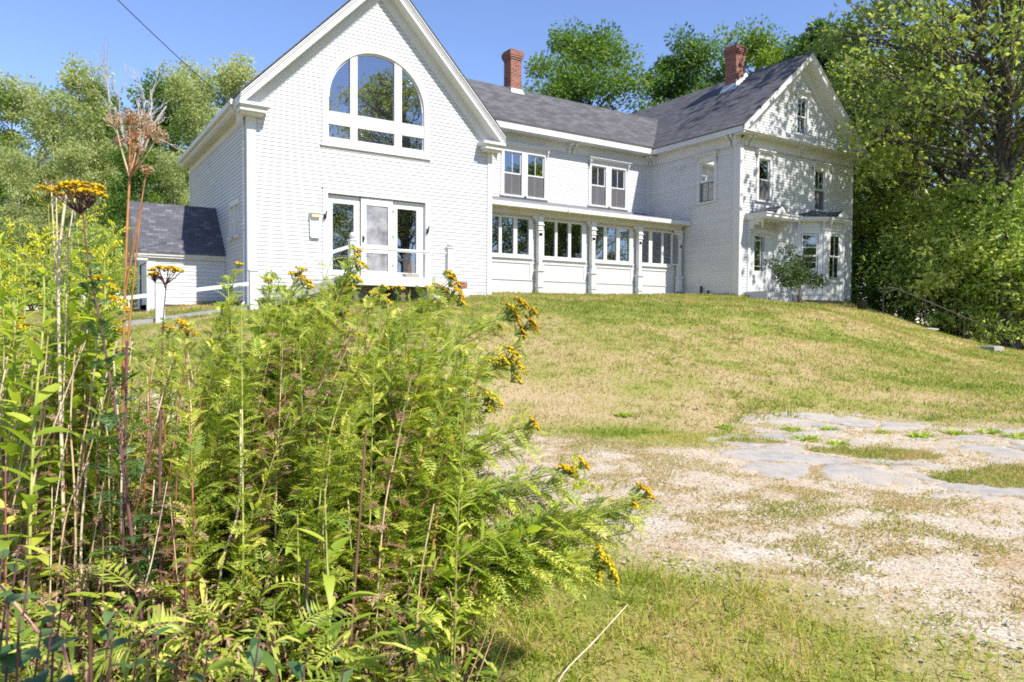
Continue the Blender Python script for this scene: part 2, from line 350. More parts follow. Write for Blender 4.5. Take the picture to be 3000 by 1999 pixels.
def window(fr, u0, u1, z0, z1, cas=.11, hood=None, top=2, bot=2, screen=True, shade=False, head=.13, name='window', parent=HOUSE, csn=.045, casing=True, sillx=.05, label=None):
    """double-hung window: casing and sill (the part), sash, panes and screen (sub-parts)"""
    m = MB()
    if casing:
        board(m, fr, u0-cas, u0, z0-.02, z1+head, -.06, csn); board(m, fr, u1, u1+cas, z0-.02, z1+head, -.06, csn)
        board(m, fr, u0, u1, z1, z1+head, -.06, csn+.002)
        board(m, fr, u0-cas-sillx, u1+cas+sillx, z0-.075, z0-.02, -.06, csn+.045)
    board(m, fr, u0, u1, z0-.02, z0, -.06, .0)
    w = part(m, name, TRIM, parent)
    if label: w['label'] = label
    s = MB(); zm = (z0+z1)/2; st = .045
    def sash(a, b, n, cols):
        board(s, fr, u0, u0+st, a, b, n-.018, n+.018); board(s, fr, u1-st, u1, a, b, n-.018, n+.018)
        board(s, fr, u0+st, u1-st, b-st, b, n-.018, n+.018); board(s, fr, u0+st, u1-st, a, a+st*1.1, n-.018, n+.018)
        for k in range(1, cols):
            x = u0+st+(u1-u0-2*st)*k/cols; board(s, fr, x-.011, x+.011, a+st*1.1, b-st, n-.01, n+.012)
    sash(zm-.02, z1, -.035, top); sash(z0, zm+.02, -.068, bot)
    part(s, 'sash', TRIM, w)
    g = MB()
    for a, b, n in ((zm+.02, z1-st, -.035), (z0+st, zm-.02, -.07)):
        g.add(fr(np.array([(u0+st, n, a), (u1-st, n, a), (u1-st, n, b), (u0+st, n, b)])), [(0, 1, 2, 3)])
    part(g, 'pane', GLASS, w)
    if screen:
        q = MB(); q.add(fr(np.array([(u0+.012, -.03, z0+.012), (u1-.012, -.03, z0+.012), (u1-.012, -.03, zm-.02), (u0+.012, -.03, zm-.02)])), [(0, 1, 2, 3)])
        for a, b, c, d in ((u0, u1, z0, z0+.022), (u0, u1, zm-.03, zm-.008), (u0, u0+.02, z0, zm-.01), (u1-.02, u1, z0, zm-.01)): board(q, fr, a, b, c, d, -.034, -.022)
        part(q, 'screen', SCREENF, w)
    if hood: whood(fr, u0-cas, u1+cas, z1+head, hood, w)
    return w
def whood(fr, a, b, z, kind, parent, d=.16):
    h = MB(); e = .07
    board(h, fr, a-e, b+e, z+.13, z+.17, 0, d+.02); board(h, fr, a-e+.02, b+e-.02, z+.08, z+.13, 0, d-.02); board(h, fr, a-.02, b+.02, z, z+.08, 0, .06)
    for u in (a+.03, b-.03): bracket(h, fr, u, z+.08, .2, d-.03, .06)
    if kind == 'pediment':
        c = (a+b)/2
        h.prism([(a+.05, z+.171), (b-.05, z+.171), (c+.22, z+.28), (c, z+.36), (c-.22, z+.28)], .0, .06, fr)
        h.prism([(a-.02, z+.171), (a+.1, z+.171), (c, z+.38), (c, z+.44), (c-.16, z+.34)], .06, .1, fr); h.prism([(b+.02, z+.171), (b-.1, z+.171), (c, z+.38), (c, z+.44), (c+.16, z+.34)], .06, .1, fr)
    part(h, 'window_hood', TRIM, parent)
def screen_mat():
    m, nt, b = newmat('window_screen_mesh'); L = nt.links
    b.inputs['Base Color'].default_value = (.13, .125, .13, 1); b.inputs['Roughness'].default_value = .7
    t = N(nt, 'ShaderNodeBsdfTransparent'); mx = N(nt, 'ShaderNodeMixShader'); mx.inputs[0].default_value = .62
    L.new(t.outputs[0], mx.inputs[1]); L.new(b.outputs[0], mx.inputs[2]); L.new(mx.outputs[0], nt.nodes['Material Output'].inputs[0]); return m
SCREENF = screen_mat()
def slope(mb, fr, p0, p1, drop, n0, n1, off=0.):
    """a board that follows a rake from p0 to p1 (u,z)"""
    mb.prism([(p0[0], p0[1]-off), (p1[0], p1[1]-off), (p1[0], p1[1]-off-drop), (p0[0], p0[1]-off-drop)], n0, n1, fr)
# ================================================================== the gabled wing
YF = 18.69; XL, XR = 4.35, 11.43; XC = 7.87; ZA = 9.38; SL = 1.026
fw = FY(YF); fl = FX(XL)
def wl(z): return max(XL+.16, XC-(ZA-.66-z)/SL)
def wr(z): return min(XR-.13, XC+(ZA-.66-z)/SL)
m = MB()
AC, AZ, AR = 7.775, 5.86, 1.5
clap(m, fw, .52, ZA-.7, wl, wr, [(6.23, 9.33, 4.62, 5.5), (6.23, 9.36, 1.0, 3.45)], 1, arch=(AC, 5.45, 1.0))
# the arched opening is wider than a circle at its foot: cut the rows by the casing outline instead
m = MB()
def archw(z): return 1.5 if z < 5.86 else 1.5*math.sqrt(max(0, 1-((z-5.86)/1.44)**2))
rows_holes = [(6.26, 9.33, 1.0, 3.44), (6.24, 9.30, 4.62, 5.87)]
zz = .52
while zz < 7.4:
    mid = zz+EXPO/2
    if 5.87 < mid < 7.29: rows_holes.append((AC-archw(mid), AC+archw(mid), mid-.01, mid+.01))
    zz += EXPO
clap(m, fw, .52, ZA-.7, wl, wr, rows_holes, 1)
clap(m, fw, .32, .52, wl, wr, [(4.6, 9.6, .3, .53)], 4)
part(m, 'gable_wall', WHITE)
m = MB()
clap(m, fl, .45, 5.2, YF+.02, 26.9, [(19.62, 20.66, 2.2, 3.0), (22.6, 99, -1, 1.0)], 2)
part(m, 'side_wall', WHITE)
m = MB(); m.box((XL+.02, 26.95, .3), (XR, 27.0, 5.3)); m.box((XR-.05, YF+.02, .4), (XR, 26.95, 5.3))
m.add([(XL, 26.97, 5.2), (XR, 26.97, 5.2), (XC, 26.97, 9.2)], [(0, 1, 2)])
part(m, 'rear_wall', WHITE)
m = MB()
board(m, fw, XL-.04, XL+.17, .3, 5.5, -.0, .048); board(m, fl, YF-.042, YF+.12, .3, 5.2, .001, .046)
part(m, 'corner_board', TRIM)
m = MB(); board(m, fw, XR-.14, XR+.02, .66, 5.5, 0, .048); m.box((XR+.0, YF, .66), (XR+.035, YF+.14, 5.2)); part(m, 'corner_board', TRIM)
m = MB(); board(m, fl, 26.85, 27.0, .3, 5.2, 0, .04); part(m, 'corner_board', TRIM)
m = MB(); m.box((XL+.05, YF-.0, -.3), (XR-.02, YF+.2, .52)); m.box((XL+.03, YF+.2, -.4), (XL+.2, 26.9, .45))
part(m, 'foundation', CONC)
# rakes: frieze on the wall, soffit, fascia, crown
m = MB(); eL, eR = 4.07, 11.67
def zr(u): return ZA-SL*abs(u-XC)
for e in (eL, eR):
    p0, p1 = (e, zr(e)), (XC, ZA)
    slope(m, fw, p0, p1, .34, .0, .04, .33)
part(m, 'frieze_board', TRIM)
m = MB()
for e in (eL, eR):
    p0, p1 = (e, zr(e)), (XC, ZA)
    slope(m, fw, p0, p1, .03, .0, .385, .30)
part(m, 'rake_soffit', TRIM)
m = MB()
for e in (eL, eR):
    p0, p1 = (e, zr(e)), (XC, ZA)
    slope(m, fw, p0, p1, .25, .385, .415, .07); slope(m, fw, p0, p1, .055, .415, .445, .07); slope(m, fw, p0, p1, .035, .415, .47, .035)
    slope(m, fw, p0, p1, .03, .415, .432, .16)
part(m, 'rake_board', TRIM)
for a, b, ia, ib, o in ((4.05, 4.80, 4.08, 4.71, 1), (10.93, 11.69, 11.03, 11.66, -1)):
    m = MB(); board(m, fw, a, b, 5.20, 5.275, 0, .44); board(m, fw, a+.02*o if o > 0 else a+.02, b-.03, 5.17, 5.2, 0, .41); board(m, fw, ia, ib, 5.07, 5.17, 0, .37); board(m, fw, ia+.05, ib-.05, 5.02, 5.07, 0, .3)
    part(m, 'cornice_return', TRIM)
m = MB()
for e in (eL, eR):
    s = -1 if e < XC else 1; x0 = e+s*.03; z0 = zr(x0)
    y0, y1 = YF-.475, 27.15
    v = [(x0, y0, z0+.035), (XC, y0, ZA+.035), (XC, y1, ZA+.035), (x0, y1, z0+.035), (x0, y0, z0-.005), (XC, y0, ZA-.005), (XC, y1, ZA-.005), (x0, y1, z0-.005)]
    m.add(v, [(0, 1, 2, 3), (4, 7, 6, 5), (0, 4, 5, 1), (3, 2, 6, 7), (0, 3, 7, 4)])
part(m, 'roof', SHINGLE, uv=True)
m = MB()  # left eave: fascia gutter and boxed soffit
m.box((4.06, YF-.40, 5.20), (4.09, 27.1, 5.46)); m.box((4.09, YF, 5.16), (XL+.02, 27.05, 5.20)); m.box((XL-.035, YF+.13, 4.98), (XL+.02, 26.85, 5.16))
part(m, 'eave_soffit', CREAM)
m = MB(); m.box((XR, YF+.2, 5.16), (11.66, 27.05, 5.2)); m.box((11.64, YF-.40, 5.2), (11.67, 27.1, 5.46)); part(m, 'eave_soffit', CREAM)
m = MB(); m.box((3.97, YF+.2, 5.31), (4.06, 27.1, 5.44)); part(m, 'gutter', TRIM)
m = MB(); d = [(4.03, 19.05, 5.3), (4.06, 19.05, 5.18), (4.28, 18.92, 5.06), (4.29, 18.88, 4.9), (4.29, 18.86, 2.4), (4.29, 18.86, .42), (4.2, 18.8, .33)]
m.tube(d, .042, 6, cap=True)
for z in (4.2, 3.35, 2.35, 1.2): m.tube([(4.29, 18.86, z), (4.29, 18.86, z+.04)], .052, 6)
part(m, 'downspout', AGED)
# arched window
def arc(a, b, n=40): return [(AC+a*math.cos(t), 5.86+b*math.sin(t)) for t in np.linspace(0, math.pi, n)]
aw = MB(); O = arc(1.56, 1.53); I = arc(1.40, 1.37)
def ring(mb, A, B, n0, n1, fr):
    k = len(A)
    for i in range(k-1):
        p = [A[i], A[i+1], B[i+1], B[i]]
        v = np.array([(u, n0, z) for u, z in p]+[(u, n1, z) for u, z in p]); mb.add(fr(v), [(4, 5, 6, 7), (0, 1, 5, 4), (3, 7, 6, 2)])
ring(aw, O, I, -.05, .052, fw)
for a, b in ((6.215, 6.375), (9.175, 9.335)): board(aw, fw, a, b, 4.72, 5.86, -.05, .052)
board(aw, fw, 6.2, 9.35, 4.58, 4.72, -.05, .05); board(aw, fw, 6.16, 9.39, 4.555, 4.6, -.02, .075)
AW = part(aw, 'arched_window', TRIM)
s = MB(); board(s, fw, 6.375, 9.175, 5.15, 5.49, -.06, .02); board(s, fw, 6.3, 9.25, 4.70, 4.81, -.06, .015)
for a, b in ((6.99, 7.19), (8.27, 8.49)):
    zt = 5.86+1.385*math.sqrt(1-(((a+b)/2-AC)/1.41)**2); board(s, fw, a, b, 4.81, 5.15, -.06, .02); board(s, fw, a, b, 5.49, zt, -.06, .02)
ring(s, arc(1.40, 1.37), arc(1.35, 1.32), -.06, -.01, fw)
for a in (6.355, 9.145): board(s, fw, a, a+.05, 4.81, 5.86, -.061, -.011)
part(s, 'mullion', TRIM, AW)
g = MB(); pts = arc(1.37, 1.34)+[(6.36, 5.45), (9.19, 5.45)]
g.add(fw(np.array([(u, -.04, z) for u, z in pts])), [tuple(range(len(pts)))]); g.add(fw(np.array([(6.36, -.04, 4.8), (9.19, -.04, 4.8), (9.19, -.04, 5.16), (6.36, -.04, 5.16)])), [(0, 1, 2, 3)])
part(g, 'pane', ARCHGLASS, AW)
# french doors
d = MB(); board(d, fw, 6.23, 6.36, 1.06, 3.455, -.12, .045); board(d, fw, 9.22, 9.36, 1.06, 3.455, -.12, .045); board(d, fw, 6.36, 9.22, 3.325, 3.455, -.12, .047); board(d, fw, 6.20, 9.39, 3.455, 3.475, -.02, .06)
board(d, fw, 6.3, 9.3, 1.05, 1.14, -.15, .06)
DOOR = part(d, 'french_door', TRIM)
def leaf(a, b, pa, pb, pz, n, glass, nm, mid=None):
    q = MB(); z0, z1 = 1.16, 3.3
    board(q, fw, a, pa, z0, z1, n-.045, n); board(q, fw, pb, b, z0, z1, n-.045, n); board(q, fw, pa, pb, pz[1], z1, n-.045, n); board(q, fw, pa, pb, z0, pz[0], n-.045, n)
    if mid: board(q, fw, pa, pb, mid[0], mid[1], n-.045, n)
    for u in (pa, pb-.02): board(q, fw, u, u+.02, pz[0], pz[1], n-.02, n+.008)
    o = part(q, nm, TRIM, DOOR)
    g = MB(); g.add(fw(np.array([(pa, n-.03, pz[0]), (pb, n-.03, pz[0]), (pb, n-.03, pz[1]), (pa, n-.03, pz[1])])), [(0, 1, 2, 3)])
    return o, g
o, g = leaf(6.36, 7.28, 6.50, 7.13, (1.31, 3.09), -.06, GLASS, 'door_leaf'); part(g, 'door_glass', GLASS, DOOR)
o, g = leaf(8.24, 9.22, 8.37, 9.0, (1.31, 3.10), -.06, GLASS, 'door_leaf'); part(g, 'door_glass', GLASS, DOOR)
o, g = leaf(7.30, 8.23, 7.43, 8.11, (1.32, 3.11), -.005, DOORSCREEN, 'screen_door', (1.81, 2.035))
# torn, sagging screen: a rippled sheet
k = 26; uu, vv = np.meshgrid(np.linspace(7.43, 8.11, k), np.linspace(1.32, 3.11, 60)); nn_ = -.035+.03*fnoise(uu*1.0, vv*1.0, .35, 5)*np.sin((uu-7.43)/.68*math.pi)
g = MB(); ii = np.arange(59)[:, None]*k+np.arange(k-1)[None]; g.add(fw(np.stack([uu, nn_, vv], -1).reshape(-1, 3)), np.stack([ii, ii+1, ii+k+1, ii+k], -1).reshape(-1, 4), .5, 0, True)
part(g, 'door_screen', DOORSCREEN, DOOR)
h = MB(); h.tube(fw(np.array([(7.36, .0, 2.13), (7.36, .05, 2.15), (7.37, .06, 2.22)])), .014, 6, cap=True); h.box((7.335, -.004, 2.1), (7.385, .006, 2.26), fw)
part(h, 'handle', IRON, DOOR)
for z in (1.45, 2.25, 2.95): h = MB(); h.box((8.225, -.004, z), (8.25, .008, z+.08), fw); part(h, 'hinge', IRON, DOOR)
for a, z in ((6.27, 2.66), (9.27, 2.49)):
    h = MB(); h.tube(fw(np.array([(a, .035, z), (a+.02, .09, z+.02), (a+.035, .1, z+.12), (a+.05, .08, z+.19)])), .014, 6, cap=True); h.box((a-.03, .035, z-.03), (a+.04, .055, z+.1), fw)
    h.lathe(fw(np.array([[a, .1, z-.02]]))[0], [(.0, 0), (.03, .01), (.035, .05), (.02, .09)], 8)
    part(h, 'light_bracket', IRON)
# side windows of the wing
window(fl, 19.62, 20.1, 2.19, 3.0, .05, top=1, bot=1, screen=False, name='side_window'); window(fl, 20.2, 20.66, 2.19, 3.0, .05, top=1, bot=1, screen=False, name='side_window')
m = MB(); board(m, fl, 19.66, 20.34, .47, .83, .0, .045); b1 = part(m, 'basement_window', TRIM); g = MB(); board(g, fl, 19.72, 20.28, .52, .78, .02, .047); part(g, 'pane', GREYDOOR, b1)
# ================================================================== lean-to entry at the wing's left side
YS = 21.45; sx = 2.37; fs = FY(YS); fsl = FX(sx)
LT = MB(); clap(LT, fs, .36, 1.68, sx+.2, XL-.02, [], 8); board(LT, fs, sx-.02, sx+.2, .0, 1.7, 0, .03); board(LT, fs, XL-.1, XL-.02, .3, 1.7, 0, .03)
def lz(y): return 1.75+1.08*(1.2-abs(y-22.65))
board(LT, fsl, YS, YS+.3, -.1, 1.75, -.02, .0); board(LT, fsl, 23.35, 23.85, -.1, 1.75, -.02, .0); board(LT, fsl, YS+.3, 23.35, 1.5, 1.75, -.02, .0)
LT.prism([(YS, 1.75), (23.85, 1.75), (22.65, 3.02)], -.02, .0, fsl)
LT.box((sx, 23.83, .0), (XL, 23.86, 1.75))
LTO = part(LT, 'lean_to', WHITE)
m = MB(); m.box((sx+.05, YS+.03, -.3), (XL, 23.8, .355)); part(m, 'foundation', CONC, LTO)
m = MB(); board(m, fsl, YS+.3, 23.35, -.05, 1.5, -.09, -.05); part(m, 'door', GREYDOOR, LTO)
m = MB()
for s in (-1, 1):
    y0 = 22.65+s*1.36; z0 = 3.24-1.08*1.36
    v = [(2.05, y0, z0), (XL+.0, y0, z0), (XL, 22.65, 3.24), (2.05, 22.65, 3.24)]; v += [(a, b, c-.05) for a, b, c in v]
    m.add(v, [(0, 1, 2, 3), (4, 7, 6, 5), (0, 4, 5, 1), (0, 3, 7, 4)])
part(m, 'roof', SHINGLE2, LTO, uv=True)
m = MB()
for s in (-1, 1):
    p0, p1 = (22.65+s*1.33, 3.19-1.08*1.33), (22.65, 3.19); slope(m, fsl, p0, p1, .14, .28, .31); slope(m, fsl, p0, p1, .03, 0, .28, .14)
m.box((2.08, 21.31, 1.66), (XL-.0, 21.34, 1.77)); m.box((2.12, 21.34, 1.60), (XL, YS+.0, 1.66)); board(m, fsl, 21.32, 21.62, 1.52, 1.62, 0, .3); board(m, fsl, 23.7, 24.0, 1.52, 1.62, 0, .3)
part(m, 'eave_trim', CREAM, LTO)
# ================================================================== long ell between wing and main house
YE = 22.4; XM = 21.52; fe = FY(YE)
m = MB(); clap(m, fe, 4.3, 6.52, XR, XM, [(14.24, 15.02, 4.6, 6.21), (15.28, 16.08, 4.6, 6.21), (18.36, 19.12, 4.6, 6.19), (19.4, 20.18, 4.6, 6.19)], 11, lip=.019)
m.box((XR, YE+.08, .5), (XM, YE+.1, 4.3)); m.box((XR, 25.4, .5), (XM, 25.43, 6.9))
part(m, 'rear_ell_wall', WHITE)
m = MB(); board(m, fe, XR, XM, 6.52, 6.9, 0, .04); board(m, fe, XR, XM, 6.50, 6.53, .03, .05); board(m, fe, XR, XM, 6.86, 6.9, .03, .55); m.box((XR, 21.83, 6.86), (21.2, 21.86, 7.13)); m.box((XR, 21.86, 6.84), (21.2, 21.9, 6.9))
m.box((XM-.13, YE-.04, 4.3), (XM, YE, 6.52))
part(m, 'ell_cornice', TRIM)
for u in (12.6, 17.2, 17.42, 21.28, 21.46):
    m = MB(); bracket(m, fe, u, 6.86, .38, .36, .12); part(m, 'bracket', TRIM)
w = window(fe, 14.25, 15.03, 4.63, 6.2, .13, name='window'); w = window(fe, 15.29, 16.07, 4.63, 6.2, .13)
whood(fe, 14.12, 16.2, 6.33, 'flat', w, .2)
w = window(fe, 18.37, 19.13, 4.62, 6.17, .13); w = window(fe, 19.41, 20.17, 4.62, 6.17, .13)
whood(fe, 18.24, 20.3, 6.3, 'flat', w, .2)
for a, b in ((15.03+.13, 15.29-.13), (19.13+.13, 19.41-.13)):
    pass
SE = .93; yr = 23.9; zre = 7.15+SE*(yr-21.8)
SM = .854; xr_ = 25.06; ZM = 10.42; xe = 21.15
def zmain(x): return ZM-SM*abs(x-xr_)
m = MB()
xv0 = xe; xv1 = xr_-(ZM-zre)/SM
ye0 = 21.8
v = [(11.2, ye0, 7.15), (xe+.02, ye0, 7.15), (xv1, yr, zre), (11.2-2.6, yr, zre)]
v[0] = (10.4, ye0, 7.15)
m.add(v+[(10.4, 26.0, 7.15), (xe, 26.0, 7.15)], [(0, 1, 2, 3), (4, 3, 2, 5)]); v2 = [(a, b, c-.05) for a, b, c in v]; m.add(v[:2]+v2[:2][::-1], [(0, 1, 2, 3)])
part(m, 'ell_roof', SHINGLE, uv=True)
def chimney(cx, cy, w, d, z0, z1, flash, nm='chimney'):
    m = MB(); a, b = w/2, d/2
    m.box((cx-a, cy-b, z0), (cx+a, cy+b, z1-.36))
    for k, (e, h0, h1) in enumerate(((.03, .36, .29), (.06, .29, .215), (.075, .215, .075), (.03, .075, 0.))): m.box((cx-a-e, cy-b-e, z1-h0), (cx+a+e, cy+b+e, z1-h1))
    c = part(m, nm, BRICK, uv=True)
    q = MB()
    for v in flash: q.add(v, [(0, 1, 2, 3)])
    part(q, 'flashing', LEAD, c)
    k = MB(); k.box((cx-a*.5, cy-b*.5, z1-.02), (cx+a*.5, cy+b*.5, z1+.015)); part(k, 'flue', DARKIN, c)
zc = zre-.35*SE
chimney(15.65, 23.98, .5, .5, 8.6, 10.55, [[(15.38, 23.70, zre-.2*SE+.12), (15.92, 23.70, zre-.2*SE+.12), (15.98, 23.6, zre-.3*SE+.014), (15.34, 23.6, zre-.3*SE+.014)],
        [(15.39, 23.7, zre+.0), (15.39, 24.2, zre+.05), (15.36, 24.0, zre+.0), (15.36, 23.6, zre-.3*SE+.02)]])
# ================================================================== main house, gable end to the front
YG = 17.65; XH = 28.6; fg = FY(YG); fm = FX(XM)
ZB = .95
m = MB()
def gl(z): return XM+.12 if z < 6.5 else max(XM+.12, xr_-(ZM-.72-z)/SM)
def gr(z): return XH-.12 if z < 6.5 else min(XH-.12, xr_+(ZM-.72-z)/SM)
clap(m, fg, ZB, 6.5, gl, gr, [(22.53, 23.2, 4.55, 6.12), (25.98, 26.68, 4.5, 6.1), (22.0, 23.6, 1.0, 3.35), (24.8, 28.0, .5, 3.98)], 21, lip=.019)
clap(m, fg, 7.1, ZM-.75, gl, gr, [(24.8, 25.43, 7.36, 8.74)], 22, lip=.019)
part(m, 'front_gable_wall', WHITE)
m = MB(); clap(m, fm, ZB, 6.5, YG+.12, YE+.02, [(18.84, 19.58, 4.58, 6.14)], 23, lip=.016)
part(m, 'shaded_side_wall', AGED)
m = MB(); m.box((XH-.02, YG+.02, .7), (XH, 29.5, 6.9)); m.box((XM, 29.5, .7), (XH, 29.52, 6.9)); m.box((XM, YE+.1, .7), (XM+.02, 29.5, 6.9))
part(m, 'rear_wall', WHITE)
m = MB()
board(m, fg, XM-.04, XM+.13, ZB-.08, 6.5, 0, .048); board(m, fm, YG-.042, YG+.26, ZB-.08, 6.5, .001, .047); part(m, 'corner_board', TRIM)
m = MB(); board(m, fg, XH-.14, XH+.03, ZB-.08, 6.5, 0, .048); m.box((XH, YG-.035, ZB-.08), (XH+.035, YG+.2, 6.5))
part(m, 'corner_board', TRIM)
m = MB(); m.box((XM+.04, YG+.03, -.2), (XH-.04, 29.4, ZB-.005)); part(m, 'foundation', STONE)
# left eave
m = MB(); board(m, fm, YG, YE, 6.5, 6.88, 0, .04); board(m, fm, YG, YE, 6.48, 6.51, .03, .05); m.box((21.19, YG-.4, 6.86), (XM, YE, 6.9)); m.box((21.13, YG-.46, 6.84), (21.17, 21.83, 7.1))
part(m, 'eave_cornice', TRIM)
m = MB(); board(m, fg, XM, XH, 6.5, 6.86, 0, .04); board(m, fg, XM, XH, 6.47, 6.5, .03, .055); board(m, fg, 21.15, 28.98, 6.82, 6.87, 0, .44); board(m, fg, 21.12, 29.0, 6.87, 6.93, 0, .49)
m.prism([(0, 6.93), (0, 7.14), (.5, 6.93)], 21.14, 28.98, lambda v: np.stack([v[..., 1], YG-v[..., 0], v[..., 2]], -1))
part(m, 'pediment_cornice', TRIM)
m = MB()
for s in (-1, 1):
    p0, p1 = (xr_+s*3.93, zmain(xr_+s*3.93)-.0), (xr_, ZM)
    slope(m, fg, p0, p1, .25, .43, .46, .05); slope(m, fg, p0, p1, .05, .46, .5, .03); slope(m, fg, p0, p1, .03, 0, .43, .28); slope(m, fg, p0, p1, .42, 0, .04, .3)
part(m, 'rake_board', TRIM)
for u, f_ in ((XM+.2, fg), (XM+.42, fg), (25.06, fg), (24.85, fg), (28.2, fg), (28.4, fg), (YG+.2, fm), (YG+.42, fm), (21.98, fm), (22.2, fm)):
    m = MB(); bracket(m, f_, u, 6.82 if f_ is fg else 6.86, .36, .33, .11); part(m, 'bracket', TRIM)
m = MB(); y0, y1 = YG-.5, 29.7
for s in (-1, 1):
    x0 = xr_+s*3.95; z0 = zmain(x0)
    v = [(x0, y0, z0+.03), (xr_, y0, ZM+.03), (xr_, y1, ZM+.03), (x0, y1, z0+.03)]; v += [(a, b, c-.045) for a, b, c in v]
    m.add(v, [(0, 1, 2, 3), (4, 7, 6, 5), (0, 4, 5, 1), (0, 3, 7, 4), (3, 2, 6, 7)])
part(m, 'main_roof', SHINGLE, uv=True)
cx, cy = 24.52, 20.45
chimney(cx, cy, .56, .56, 9.0, 11.5, [[(cx-.32, cy-.33, zmain(cx-.3)+.2), (cx-.32, cy+.33, zmain(cx-.3)+.2), (cx-.5, cy+.42, zmain(cx-.5)+.045), (cx-.5, cy-.42, zmain(cx-.5)+.045)],
        [(cx-.32, cy-.325, zmain(cx-.3)+.2), (cx+.32, cy-.325, zmain(cx+.3)+.2), (cx+.32, cy-.4, zmain(cx+.3)+.045), (cx-.5, cy-.42, zmain(cx-.5)+.045)]])
# main windows
window(fm, 18.85, 19.57, 4.6, 6.13, .13, hood='flat', name='window', label='window in the shaded side wall, lower sash pushed up')
window(fg, 22.54, 23.19, 4.56, 6.11, .13, hood='flat', top=1)
window(fg, 25.99, 26.67, 4.52, 6.08, .13, hood='flat')
window(fg, 24.81, 25.42, 7.37, 8.74, .12, hood='pediment', screen=False, name='attic_window')
# front door with its bracketed hood
D = MB(); board(D, fg, 21.98, 22.12, 1.1, 3.4, -.1, .04); board(D, fg, 23.5, 23.64, 1.1, 3.4, -.1, .04); board(D, fg, 22.12, 23.5, 3.28, 3.42, -.1, .042); board(D, fg, 21.94, 23.68, 3.42, 3.47, 0, .08)
board(D, fg, 22.12, 22.36, 1.1, 3.28, -.1, -.02); board(D, fg, 23.1, 23.5, 1.1, 3.28, -.1, -.02)
DO = part(D, 'front_door', TRIM)
l = MB(); board(l, fg, 22.36, 22.43, 1.12, 3.28, -.08, -.03); board(l, fg, 23.02, 23.1, 1.12, 3.28, -.08, -.03); board(l, fg, 22.43, 23.02, 3.2, 3.28, -.08, -.03); board(l, fg, 22.43, 23.02, 1.12, 1.9, -.08, -.03)
for u in (22.8, 22.94): board(l, fg, u, u+.025, 1.9, 3.2, -.07, -.035)
for z in (2.06, 3.03): board(l, fg, 22.43, 23.02, z, z+.025, -.07, -.035)
board(l, fg, 22.5, 22.95, 1.25, 1.78, -.03, -.02); part(l, 'door_leaf', TRIM, DO)
g = MB(); g.add(fg(np.array([(22.43, -.06, 1.9), (23.02, -.06, 1.9), (23.02, -.06, 3.2), (22.43, -.06, 3.2)])), [(0, 1, 2, 3)]); part(g, 'door_glass', GLASS, DO)
h = MB(); h.lathe(fg(np.array([[23.06, .0, 2.02]]))[0], [(.0, -.03), (.03, -.02), (.035, 0), (.03, .02), (0, .03)], 8); part(h, 'handle', IRON, DO)
H = MB(); hx0, hx1, hd = 21.85, 23.82, .95
board(H, fg, hx0, hx1, 3.74, 3.79, .0, hd-.04); board(H, fg, hx0-.02, hx1+.02, 3.79, 3.9, 0, hd); board(H, fg, hx0-.05, hx1+.05, 3.9, 3.95, 0, hd+.04)
H.prism([(22.3, 3.95), (22.98, 3.95), (22.64, 4.2)], .35, hd+.05, fg)
HO = part(H, 'door_hood', TRIM)
q = MB(); a, b, c, e = hx0-.06, hx1+.06, hd+.05, 4.16
q.add(fg(np.array([(a, c, 3.955), (b, c, 3.955), (b-.75, 0, e), (a+.75, 0, e), (a, 0, 3.955), (b, 0, 3.955)])), [(0, 1, 2, 3), (0, 3, 4), (1, 5, 2)][:1]); q.add(fg(np.array([(a, c, 3.955), (a+.75, 0, e), (a, 0, 3.955)])), [(0, 1, 2)]); q.add(fg(np.array([(b, c, 3.955), (b-.75, 0, e), (b, 0, 3.955)])), [(0, 1, 2)])
for s in (-1, 1): q.add(fg(np.array([(22.64, hd+.07, 4.23), (22.64+s*.4, hd+.07, 3.95), (22.64+s*.4, .3, 3.98), (22.64, .1, 4.23)])), [(0, 1, 2, 3)])
part(q, 'hood_roof', SHINGLE, HO, uv=True)
for u in (21.98, 23.62):
    m = MB(); bracket(m, fg, u, 3.74, .85, .62, .09); bracket(m, fg, u, 3.74, .45, .7, .05)
    m.lathe(fg(np.array([[u, .66, 3.4]]))[0], [(.0, 0), (.015, .02), (.012, .06), (.035, .1), (.05, .14), (.02, .17), (.045, .2), (.045, .34)], 10)
    part(m, 'hood_bracket', TRIM, HO)
# bay window
bp = [(24.78, YG), (25.72, 16.92), (26.95, 16.92), (27.95, YG)]
B = MB(); BG = MB()
for i in range(3):
    p, q = np.array(bp[i]), np.array(bp[i+1]); Ln = np.linalg.norm(q-p); f_ = FG(p, q-p); cu = Ln/2; hw = .31 if i != 1 else .34
    if i == 2: hw = .3
    a, b = cu-hw, cu+hw
    board(B, f_, 0, a-.02, 1.0, 3.95, -.1, 0); board(B, f_, b+.02, Ln, 1.0, 3.95, -.1, 0); board(B, f_, a-.02, b+.02, 1.0, 1.68, -.1, 0); board(B, f_, a-.02, b+.02, 3.45, 3.95, -.1, 0)
    board(B, f_, 0, .07, 1.0, 3.6, 0, .03); board(B, f_, Ln-.07, Ln, 1.0, 3.6, 0, .03)
    board(B, f_, 0.0, Ln, 1.55, 1.62, 0, .07); board(B, f_, .0, Ln, 1.02, 1.12, 0, .04); board(B, f_, .0, Ln, .84, 1.0, -.05, .06); board(B, f_, 0, Ln, 3.6, 3.66, 0, .05); board(B, f_, .15, Ln-.15, 1.2, 1.48, 0, .012)
    board(BG, f_, -.02, Ln+.02, 3.9, 3.96, -.1, .24); board(BG, f_, -.05, Ln+.05, 3.96, 4.07, -.1, .28)
BA = part(B, 'bay_window', TRIM); part(BG, 'bay_cornice', TRIM, BA)
